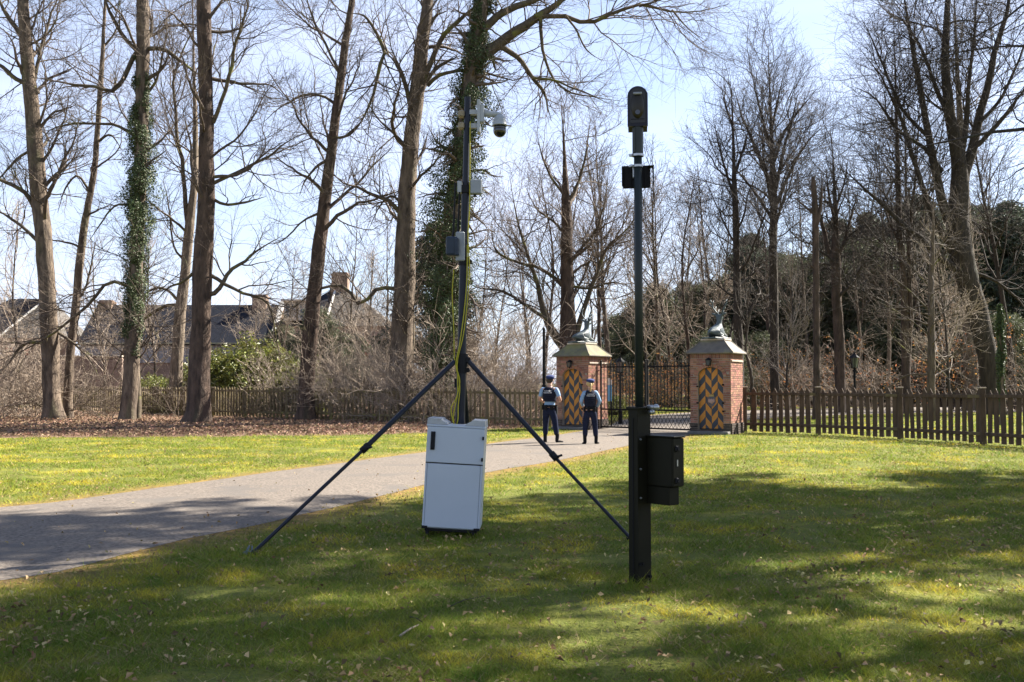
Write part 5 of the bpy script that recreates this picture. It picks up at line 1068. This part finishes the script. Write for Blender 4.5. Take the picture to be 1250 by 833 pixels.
person((wp_.x, wp_.y, 0), R(2), 1.70, 'shorter officer with blond ponytail and blue beret, standing in front of the gate', [(-1, (-.13, .01, .50), (-.15, -.03, .09), (-.17, .11, .035)), (1, (.135, .01, .50), (.16, -.02, .09), (.23, .11, .035))],
       {-1: ((-.25, -.03, 1.18), (-.17, .2, 1.04), (.5, .6, -.2)), 1: ((.26, -.03, 1.18), (.2, .17, 1.0), (-.4, .6, -.3))}, False, hair_blond, True)

# ------------------------------------------------------------------ white cabinet
cab_m = mat('cabinet_grey', (.44, .485, .54), (.41, .455, .51), 2, .38, .05, 80, spec=.45); seal = mat('black_rubber', (.008, .008, .010), rough=.6, spec=.2); cap_m = mat('grey_cap', (.40, .415, .42), (.33, .34, .345), 8, .6, .2, 40, c3=(.3, .27, .22), c3scale=4, c3at=.6)
cb = G(549, 657.5); cab = thing('equipment_cabinet', 'pale grey metal cabinet on castors at the foot of the camera mast', 'cabinet', (cb.x, cb.y, 0), R(-1.5))
tl = R(3.1)     # the cabinet leans with the ground
T_ = Matrix.Rotation(tl, 4, 'Y')
def cbx(b, c, s, bev=.004): b.box(T_ @ Vector(c), s, rot=T_, bev=bev, seg=2)
wc, dc = .60, .50
b = B(); cbx(b, (0, dc / 2 + .02, .09 + .525), (wc, dc - .03, 1.05), .008); b.done('body', cab_m, cab)
b = B(); cbx(b, (0, .022, .80 + .155), (wc - .006, .026, .368), .006); d1 = b.done('door', cab_m, cab)
b = B(); cbx(b, (0, .022, .095 + .335), (wc - .05, .026, .655), .006); d2 = b.done('panel', cab_m, cab)
for s in (-1, 1):
    b = B(); cbx(b, (s * (wc / 2 - .0135), .022, .095 + .335), (.018, .022, .655), .003); b.done('side_strip', cab_m, cab)
b = B(); cbx(b, (0, .028, .766), (wc - .004, .014, .008), .001); b.done('door_seal', seal, cab)
b = B(); cbx(b, (-.232, -.002, .995), (.037, .03, .175), .008); cbx(b, (-.232, .004, .995), (.045, .016, .19), .004); b.done('handle', seal, d1)
for z in (1.045, .825):
    b = B(); cbx(b, (wc / 2 - .012, .0, z), (.02, .026, .036), .003); b.done('hinge', seal, d1)
b = B(); cbx(b, (0, dc / 2 + .01, 1.152), (wc + .012, dc, .022), .006)
b.done('top_lid', cab_m, cab)
for s in (-1, 1):
    b = B(); pts = [(s * .305, .02, 1.165), (s * .16, .02, 1.165), (s * .095, .02, 1.168), (s * .10, .02, 1.18), (s * .15, .02, 1.205), (s * .165, .02, 1.225), (s * .30, .02, 1.225)]
    b.prism([tuple(T_ @ Vector(p)) for p in pts], T_.to_3x3() @ Vector((0, dc - .02, 0))); b.done('corner_cap', cap_m, cab)
for s in (-1, 1):
    b = B(); cbx(b, (s * (wc / 2 - .03), .022, .102), (.06, .035, .028), .004); b.done('corner_guard', seal, cab)
    for y in (.07, dc - .05):
        px_ = s * (wc / 2 - .06)
        b = B(); b.cyl((px_ - .015, y, .045), (px_ + .015, y, .045), .045, seg=16); w = b.done('castor', seal, cab, False)
        b = B(); b.box((px_, y + .01, .085), (.045, .05, .04), bev=.006); b.done('fork', black_iron, w)
b = B(); cbx(b, (0, dc / 2, .075), (wc - .06, dc - .08, .03), .004); b.done('underframe', seal, cab)
# ------------------------------------------------------------------ camera mast on a tripod
mast_m = mat('mast_black', (.007, .009, .017), (.011, .014, .024), 10, .4, spec=.25); alu = mat('pale_grey_metal', (.34, .36, .375), (.28, .30, .31), 6, .45, spec=.4); plas = mat('grey_plastic', (.27, .29, .31), (.21, .23, .25), 8, .5)
cable_y = mat('yellow_cable', (.36, .32, .015), rough=.45); tinted = mat('dark_dome', (.006, .007, .01), rough=.04, spec=.8); tan = mat('tan_clamp', (.30, .25, .17), (.22, .18, .12), 8, .7)
YM = 10.78; mb = at(558.5, 648, YM); mt = at(571, 119, YM); mast = thing('camera_mast', 'tall black tripod mast with a white dome camera and yellow cables behind the pale cabinet', 'camera mast', (mb.x, YM, 0))
m0 = Vector((0, 0, .0)); m1 = Vector((mt.x - mb.x, 0, mt.z))
mz = lambda py, off=0, dy=0: (m0.lerp(m1, (at(560, py, YM).z) / m1.z) + Vector((off, dy, 0)))
for z0, z1, r in ((648, 452, .052), (470, 318, .047), (325, 230, .041), (240, 119, .035)):
    b = B(); b.cyl(mz(z0), mz(z1), r, seg=20); b.done('mast_section', mast_m, mast, False)
for z in (452, 320, 232):
    b = B(); b.cyl(mz(z + 4), mz(z - 5), .062, seg=20); b.box(mz(z, .065), (.05, .04, .05), bev=.01); b.done('collar', seal, mast)
b = B(); b.cyl(mz(448), mz(432), .068, seg=20); hub = b.done('leg_hub', seal, mast)
fl, fr_ = G(311, 677), G(768.5, 659.5)
def leg(foot, k_, ang=None):
    f = Vector((foot.x - mb.x, foot.y - YM, .0)); top = mz(440) + (f.normalized() * .07)
    d = f - top; mid = top + d * k_
    b = B(); b.cyl(top, mid, .026, seg=14); lg = b.done('leg', mast_m, mast)
    b = B(); b.cyl(mid - d * .01, f + Vector((0, 0, .03)), .018, seg=14); b.done('lower_tube', mast_m, lg)
    b = B(); b.cyl(mid - d.normalized() * .05, mid + d.normalized() * .04, .036, seg=14); b.box(mid + Vector((0, -.045, 0)), (.05, .03, .04), bev=.008); b.cyl(mid + Vector((.02, -.04, .0)), mid + Vector((.08, -.05, .02)), .012, seg=8); b.done('leg_clamp', seal, lg)
    b = B(); b.sph(f + Vector((0, 0, .022)), .035, (1, 1, .75), 12, 8); b.done('rubber_foot', seal, lg)
    b = B(); b.box(top, (.06, .06, .07), bev=.012); b.done('pivot', seal, lg)
leg(fl, .49); leg(fr_, .55); leg(Vector((mb.x + .1, YM + 2.0, 0)), .5)
# dome camera
dc_ = thing('dummy', '', '') if False else None
c0 = mz(143, .0)
b = B(); b.box(c0 + Vector((.125, 0, .0)), (.035, .12, .36), bev=.006); b.box(c0 + Vector((.16, 0, .03)), (.05, .1, .2), bev=.01); b.box(c0 + Vector((.06, 0, .05)), (.1, .05, .05)); b.box(c0 + Vector((.06, 0, -.1)), (.1, .05, .05)); dome = b.done('dome_camera', alu, mast)
b = B(); b.loft([[tuple(c0 + Vector((x_, w_ * math.cos(a_), z_ + h_ * math.sin(a_)))) for a_ in np.linspace(0, 2 * PI, 13)[:-1]] for x_, z_, w_, h_ in ((.18, .045, .04, .045), (.26, .03, .032, .034), (.33, .03, .03, .03), (.37, .02, .03, .028), (.385, -.01, .028, .03))]); b.done('bracket_arm', alu, dome, True)
b = B(); cc = c0 + Vector((.355, 0, 0)); b.loft([[tuple(cc + Vector(p)) for p in ring(0, 0, z, r_, r_, 20)] for z, r_ in ((.02, .035), (.0, .055), (-.03, .068), (-.055, .076), (-.085, .08), (-.092, .086), (-.098, .086), (-.10, .07))]); b.done('housing', alu, dome, True)
b = B(); b.sph(cc + Vector((0, 0, -.15)), .072, (1, 1, 1.05), 20, 14); b.cyl(cc + Vector((0, 0, -.105)), cc + Vector((0, 0, -.14)), .07, seg=20); b.done('dome', tinted, dome, True)
b = B(); b.tube([tuple(cc + Vector((.07, .02, -.09))), tuple(cc + Vector((.13, .02, -.095)))], .008, 6); b.done('sensor', tan, dome)
for z in (.03, -.10):
    b = B(); b.box(c0 + Vector((-.065, .0, z)), (.07, .09, .075), bev=.015); b.done('clamp', tan, mast)
    b = B(); b.cyl(c0 + Vector((-.12, .03, z)), c0 + Vector((.12, .03, z)), .01, seg=8); b.done('clamp_bolt', alu, mast)
# junction box right of the pole, bracket, radio unit with antennas left of it
j0 = mz(229)
b = B(); b.box(j0 + Vector((.115, -.01, 0)), (.13, .09, .16), bev=.01); b.box(j0 + Vector((.115, -.055, 0)), (.12, .012, .15), bev=.006); jb = b.done('junction_box', plas, mast)
b = B(); b.box(j0 + Vector((-.065, 0, .0)), (.05, .1, .13), bev=.008); b.done('clamp_plate', alu, mast)
b = B(); b.cyl(j0 + Vector((.1, 0, -.08)), j0 + Vector((.1, 0, -.105)), .018, seg=8); b.done('cable_gland', seal, jb)
r0 = mz(302)
b = B(); b.box(r0 + Vector((-.04, -.03, .0)), (.10, .1, .32), bev=.012); b.done('mount_plate', plas, mast)
b = B(); b.box(r0 + Vector((-.13, -.05, -.0)), (.13, .12, .21), bev=.025, seg=2); b.box(r0 + Vector((-.075, -.1, -.01)), (.05, .05, .19), bev=.01); ru = b.done('radio_unit', mat('blue_grey_plastic', (.022, .034, .055), (.016, .026, .042), 8, .5), mast)
for x in (-.125, -.075):
    b = B(); b.cyl(r0 + Vector((x, -.04, .1)), r0 + Vector((x + .01, -.04, .16)), .012, seg=8); b.cyl(r0 + Vector((x + .01, -.04, .16)), r0 + Vector((x + .03, -.04, .70 if x < -.1 else .72)), .0115, .009, 8); b.done('antenna', seal, ru)
# yellow cables down the mast
def yc(pts, nm='cable'):
    P = curve([tuple(mz(py, o, dy)) + (.008,) for py, o, dy in pts], 60); b = B(); b.tube([tuple(q[:3]) for q in P], .0065, 6); b.done(nm, cable_y, mast, True)
yc([(150, .035, -.05), (200, .042, -.05), (250, .05, -.05), (290, .04, -.058), (330, .065, -.05), (370, .05, -.06), (410, .015, -.065), (440, -.04, -.075), (460, -.035, -.085), (480, -.03, -.085), (500, -.06, -.09), (510, -.07, -.09), (522, -.05, -.09)])
yc([(300, .035, -.06), (340, .04, -.065), (380, .02, -.07), (420, -.02, -.08), (445, -.055, -.085), (465, -.01, -.09), (485, -.04, -.09), (498, -.095, -.1), (512, -.075, -.1), (522, -.045, -.1)])
yc([(330, -.105, -.04), (360, -.115, -.04), (400, -.09, -.05), (440, -.07, -.07), (470, -.01, -.08), (495, -.02, -.085), (512, -.02, -.09), (522, -.045, -.09)])
b = B(); b.box(mz(468, -.058, -.05), (.025, .03, .10), bev=.006); b.done('cable_clip', seal, mast)
# ------------------------------------------------------------------ grounded camera post, right
olive = mat('olive_black_paint', (.0085, .008, .0045), (.011, .0105, .006), 6, .5, .05, 60, spec=.12); grey_tube = mat('grey_green_tube', (.018, .024, .024), (.014, .019, .019), 5, .42, spec=.3); steel = mat('galvanised_steel', (.42, .43, .44), (.32, .33, .34), 20, .35, metal=.8); visor = mat('smoked_visor', (.012, .010, .006), rough=.25, spec=.35)
pb = G(781.5, 712); post = thing('camera_post', 'dark olive steel post in the lawn carrying a hooded camera and an equipment box', 'camera post', (pb.x, pb.y, 0), -R(50))
ZP = at(781, 500, pb.y).z; zp = lambda py: at(781, py, pb.y).z
b = B(); b.box((-.008, -.02, ZP / 2), (.082, .108, ZP), bev=.003)
b.box((0, -.073, ZP / 2), (.10, .006, ZP)); b.box((.047, .0, ZP / 2), (.007, .147, ZP)); b.box((-.047, 0.002, ZP / 2), (.006, .146, ZP)); b.box((0, .073, ZP / 2), (.10, .006, ZP)); b.done('base_post', olive, post)
b = B(); b.box((0, -.0765, ZP / 2 - .02), (.012, .006, ZP - .1)); b.done('edge_strip', black_iron, post)
b = B(); b.box((0, 0, ZP + .01), (.125, .175, .022), bev=.004); b.done('top_plate', olive, post)
for py in (536, 572, 607):
    b = B(); b.cyl((.05, -.045, zp(py)), (.062, -.045, zp(py)), .0095, .007, 8); b.done('bolt', steel, post)
for x in (.0, .03):
    b = B(); b.cyl((.04, -.06 + x, zp(687)), (.066, -.06 + x, zp(687)), .012, seg=6); b.done('bolt', black_iron, post)
b = B(); b.cyl((.055, .04, zp(703)), (.08, .04, zp(703)), .014, seg=8); b.done('bolt', black_iron, post)
b = B(); b.cyl((.06, .04, ZP + .02), (.15, .03, ZP + .02), .017, seg=12); b.sph((.155, .03, ZP + .02), .026, u=12, v=8); b.cyl((.07, .045, ZP - .02), (.11, .045, ZP - .02), .02, seg=8); b.done('locking_bolt', steel, post, True)
z1, z2, z3 = zp(190), zp(155), zp(108)
b = B(); b.cyl((0, 0, ZP), (0, 0, z1), .033, seg=24); b.done('pole', grey_tube, post, True)
b = B(); b.cyl((0, 0, z1 - .01), (0, 0, z2), .0445, seg=24); b.box((.0, -.045, (z1 + z2) / 2), (.03, .012, .2), bev=.003); b.done('pole_sleeve', grey_tube, post)
for py in (190, 203):
    b = B(); b.cyl((0, 0, zp(py) - .009), (0, 0, zp(py) + .009), .049 if py == 190 else .041, seg=20); b.box((-.03, -.045, zp(py)), (.035, .03, .02), bev=.003); b.done('hose_clamp', steel, post)
yaw = R(50 - 7.3)
MR = Matrix.Rotation(yaw, 4, 'Z')      # the head looks along the camera direction
def hb(b, c, s, bev=.004, rot=0, seg=1): b.box(MR @ Vector(c), s, rot=MR @ Matrix.Rotation(rot, 4, 'X'), bev=bev, seg=seg)
b = B(); zl = zp(214)
hb(b, (-.012, .075, zl), (.225, .03, .185), .006); il = b.done('infrared_lamp', seal, post)
for i in range(9):
    b = B(); hb(b, (-.012 - .09 + .0225 * i, .055, zl), (.005, .02, .165), .001); b.done('cooling_fin', seal, il)
b = B(); hb(b, (.125, .05, zl + .005), (.008, .09, .16), .002); hb(b, (.105, .04, zl + .075), (.05, .08, .008), .002); hb(b, (-.128, .05, zl + .005), (.008, .07, .16), .002); b.done('lamp_bracket', black_iron, il)
b = B(); hb(b, (-.01, .04, zl + .03), (.07, .035, .09), .004); b.done('mount', steel, il)
# hooded camera head
w2 = .078
def hood(w, z0, zt, y0, y1):
    pts = [(-w, y0, z0), (w, y0, z0)] + [(w * math.cos(a), y0, zt - w + w * math.sin(a)) for a in np.linspace(0, PI, 17)]
    return [tuple(MR @ Vector(p)) for p in pts], MR.to_3x3() @ Vector((0, y1 - y0, 0))
b = B(); b.prism(*hood(w2, z2 - .005, z3, -.03, .16)); hd = b.done('camera_head', seal, post)
b = B(); b.prism(*hood(w2 + .004, z2 - .006, z3 + .004, -.05, -.028)); b.done('hood_rim', mat('hood_black', (.008, .008, .016), rough=.4, spec=.25), hd)
b = B(); b.prism(*hood(.062, z2 + .02, z3 - .014, -.053, -.048)); b.done('visor', visor, hd)
b = B(); b.sph(MR @ Vector((0, -.044, z2 + .165)), 1.0, (.057, .034, .115), 24, 16, MR); b.done('lens_cover', mat('smoked_dome', (.022, .017, .009), (.012, .010, .006), 5, .32, spec=.3), hd, True)
b = B(); hb(b, (0, -.075, z3 - .062), (.07, .014, .022), .005, -.35); b.done('light_sensor', mat('sensor_grey', (.22, .23, .24), rough=.3), hd)
b = B(); b.cyl(MR @ Vector((0, -.06, z2 + .10)), MR @ Vector((0, -.082, z2 + .10)), .02, seg=16); b.done('lens', tinted, hd)
for zz in (.05,):
    b = B(); hb(b, (0, -.055, z2 + zz), (.11, .004, .004), .0008); b.done('visor_line', black_iron, hd)
# equipment box on the side of the post
zt, zm, zb = zp(533), zp(592), zp(614.5)
b = B(); b.box((.185, .092, (zt + zm) / 2), (.265, .13, zt - zm), bev=.006); eb = b.done('equipment_box', olive, post)
b = B(); b.box((.193, .092, zt + .006), (.295, .145, .012), bev=.003); b.done('lid', olive, eb)
b = B(); b.box((.168, .092, (zb + zm) / 2), (.23, .118, zm - zb - .006), bev=.005); b.done('lower_box', olive, eb)
b = B(); b.box((.324, .092, (zt + zm) / 2 + .002), (.014, .128, zt - zm - .012), bev=.004); bd = b.done('box_door', olive, eb)
for py in (546, 584):
    b = B(); b.box((.337, .065, zp(py)), (.02, .04, .048), bev=.008); b.cyl((.345, .065, zp(py)), (.358, .065, zp(py)), .013, seg=10); b.done('latch', seal, bd)
b = B(); b.box((.3325, .075, zp(563)), (.004, .012, .05)); b.done('door_tag', steel, bd)

# ------------------------------------------------------------------ grass, leaves, twigs
gr = np.random.default_rng(99)
grass_m = mat('grass', (0.095, 0.155, 0.018), (0.215, 0.24, 0.032), 1.6, 0.6, c3=(0.42, 0.355, 0.035), c3scale=0.8, c3at=.56, trans=0.42, rnd=0.6, spec=.1)
NB = 760000
d = np.exp(gr.uniform(np.log(4.2), np.log(66), NB)); u = gr.uniform(-.64, .64, NB); x = u * d + gr.normal(size=NB) * .5; y = d
ok = ~inside(road_poly, x, y)
dd = np.minimum(dist_line(FE, x, y), dist_line(NE, x, y)); ok &= gr.random(NB) < np.clip(-.02 + dd / .75, 0, 1)
ok &= gr.random(NB) > litter(x, y) * 1.02; ok &= gr.random(NB) < np.clip((fbm(x, y, 1.3) - .27) / .16, .12, 1)
# none under the lodges, cabinet or posts
for cc_, rd_ in ((cl_, .8), (cr_, .8)): ok &= np.hypot(x - cc_.x, y - cc_.y) > rd_
x, y, d = x[ok], y[ok], d[ok]; NB = len(x)
tuft = .75 + .9 * fbm(x, y, 1.7) ** 1.5; patch = fbm(x, y, .45)
h = gr.uniform(.014, .046, NB) * tuft * np.where(fbm(x, y, 3.1) > .58, 1.45, .9) * (1 + d * .006); h[gr.random(NB) < .02] *= 1.9
near_post = np.exp(-((x - pb.x) ** 2 + (y - pb.y) ** 2) / .045) + .8 * np.exp(-np.maximum(0, np.abs(x - cb.x) - .27) ** 2 / .006 - np.maximum(0, np.abs(y - cb.y - .28) - .26) ** 2 / .006); h *= 1 + 1.6 * near_post
wdt = np.maximum(.0042, d * .00062) * gr.uniform(.7, 1.5, NB); a = gr.uniform(0, 2 * PI, NB); ln = h * gr.uniform(.4, 2.2, NB); la = gr.uniform(0, 2 * PI, NB)
V = np.zeros((NB, 3, 3)); V[:, 0, 0] = x - np.cos(a) * wdt / 2; V[:, 0, 1] = y - np.sin(a) * wdt / 2; V[:, 1, 0] = x + np.cos(a) * wdt / 2; V[:, 1, 1] = y + np.sin(a) * wdt / 2
V[:, 2, 0] = x + np.cos(la) * ln; V[:, 2, 1] = y + np.sin(la) * ln; V[:, 2, 2] = h; V[:, :2, 2] = -.003
dry = gr.random(NB) < .07 + .16 * (fbm(x, y, 2.3) > .6); V[dry, 2, :2] += (V[dry, 2, :2] - V[dry, 0, :2]) * .8; Vd_ = V[dry]; V = V[~dry]; patch = patch[~dry]; NB = len(V)
straw = mat('straw', (.36, .29, .14), (.25, .19, .09), 3, .8, rnd=.4, trans=.3)
tag(link('dry_grass', mesh_np('dry_grass', Vd_.reshape(-1, 3), np.arange(len(Vd_) * 3).reshape(-1, 3), False, gr.random(len(Vd_))), straw), 'withered straw-coloured blades among the lawn grass', kind='stuff')
tag(link('grass', mesh_np('grass', V.reshape(-1, 3), np.arange(NB * 3).reshape(-1, 3), False, np.clip(gr.random(NB) * .8 + .2 * patch, 0, 1)), grass_m), 'short mossy grass of the lawn and its verges', kind='stuff')
def scatter_leaves(name, x, y, smin, smax, m, label, z0=.012, tilt=.35):
    n = len(x); N_ = gr.normal(size=(n, 3)) * tilt + (0, 0, 1); N_ /= np.linalg.norm(N_, axis=1, keepdims=True)
    L = gr.uniform(smin, smax, n); C = np.stack([x, y, z0 + L * .22 + gr.random(n) * .012], 1)
    t_ = gr.normal(size=(n, 3)); t_ -= (t_ * N_).sum(1, keepdims=True) * N_; t_ /= np.linalg.norm(t_, axis=1, keepdims=True); bt = np.cross(N_, t_)
    cu = gr.uniform(.1, .7, n)[:, None] * L[:, None] * N_; W_ = L * gr.uniform(.4, .65, n)
    P = [C - t_ * L[:, None] / 2, C - t_ * L[:, None] * .1 + bt * W_[:, None] / 2 + cu, C + t_ * L[:, None] * .5 + cu * .6, C - t_ * L[:, None] * .05 - bt * W_[:, None] / 2 + cu * gr.uniform(.2, 1.2, n)[:, None]]
    V = np.stack(P, 1).reshape(-1, 3); I = np.arange(n * 4).reshape(n, 4); Q = np.concatenate([I[:, [0, 1, 2]], I[:, [0, 2, 3]]]); r_ = gr.random(n)
    return tag(link(name, mesh_np(name, V, Q, False, np.concatenate([r_, r_])), m), label, kind='stuff')
leaf_lawn = mat('dry_leaf', (.40, .32, .15), (.15, .09, .038), 2.5, .75, rnd=.65, trans=.2); leaf_bed = mat('litter_leaf', (.27, .18, .118), (.165, .105, .068), 2, .8, rnd=.6, trans=.15)
n = 26000; d = np.exp(gr.uniform(np.log(4.4), np.log(32), n)); x = gr.uniform(-.58, .62, n) * d; y = d
w = (.3 + 1.2 * (fbm(x, y, .6) > .51)) * np.where(x > .3, 1, .6); ok = ~inside(road_poly, x, y) & (gr.random(n) < w * .8); ok |= (gr.random(n) < .05)
scatter_leaves('fallen_leaves', x[ok], y[ok], .012, .055, leaf_lawn, 'dry fallen leaves scattered over the lawn', z0=.02, tilt=.5)
n = 90000; y = gr.uniform(28.5, 58, n) ** 1.0; x = gr.uniform(-36, 3.2, n); ok = (gr.random(n) < litter(x, y)) & (np.abs(x) < .62 * y) & (gr.random(n) < np.clip((48 - y) / 14, .15, 1)); ok &= ~inside(road_poly, x, y)
for cc_, rd_ in ((cl_, .85),): ok &= np.hypot(x - cc_.x, y - cc_.y) > rd_
scatter_leaves('leaf_litter', x[ok], y[ok], .06, .14, leaf_bed, 'thick brown leaf litter under the trees along the left fence', tilt=.5)
n = 16000; y = gr.uniform(66, 94, n); x = gr.uniform(2, 48, n); ok = (gr.random(n) < litter(x, y)) & ~inside(road_poly, x, y)
scatter_leaves('leaf_litter', x[ok], y[ok], .1, .2, leaf_bed, 'band of brown leaf litter in the wood beyond the right fence', tilt=.5)
for pts, r_, lab in [(((488, 781), (500, 774), (511, 767)), .008, 'short pale stick lying on the grass below the cabinet'), (((500, 757), (508, 760), (516, 764)), .004, 'thin dark twig lying just above the short pale stick'), (((548, 745), (566, 738), (592, 731)), .0035, 'thin twig on the grass near the foot of the olive post')]:
    P = [G(*p) for p in pts]; t = thing('fallen_twig', lab, 'twig', P[0]); b = B(); b.tube([tuple(p - P[0] + Vector((0, 0, .022 + .008 * (i == 1)))) for i, p in enumerate(P)], [r_, r_ * .9, r_ * .6], 6); b.done('wood', twig_pale if r_ > .006 else twig_dark, t, True)
pg = G(301, 677); t = thing('ground_anchor', 'small grey metal ground anchor in the grass beside the left tripod foot', 'anchor', pg)
b = B(); b.prism([(-.03, 0, 0), (.005, 0, 0), (.03, 0, .08), (.02, 0, .085)], (0, .012, 0)); b.prism([(.03, .02, 0), (.055, .02, 0), (.05, .02, .075), (.038, .02, .075)], (.0, .012, 0)); b.tube([(-.04, .01, .01), (.0, .01, .035), (.05, .01, .02)], .006, 6); b.done('spike', mat('anchor_steel', (.16, .19, .24), rough=.4, metal=.3), t)
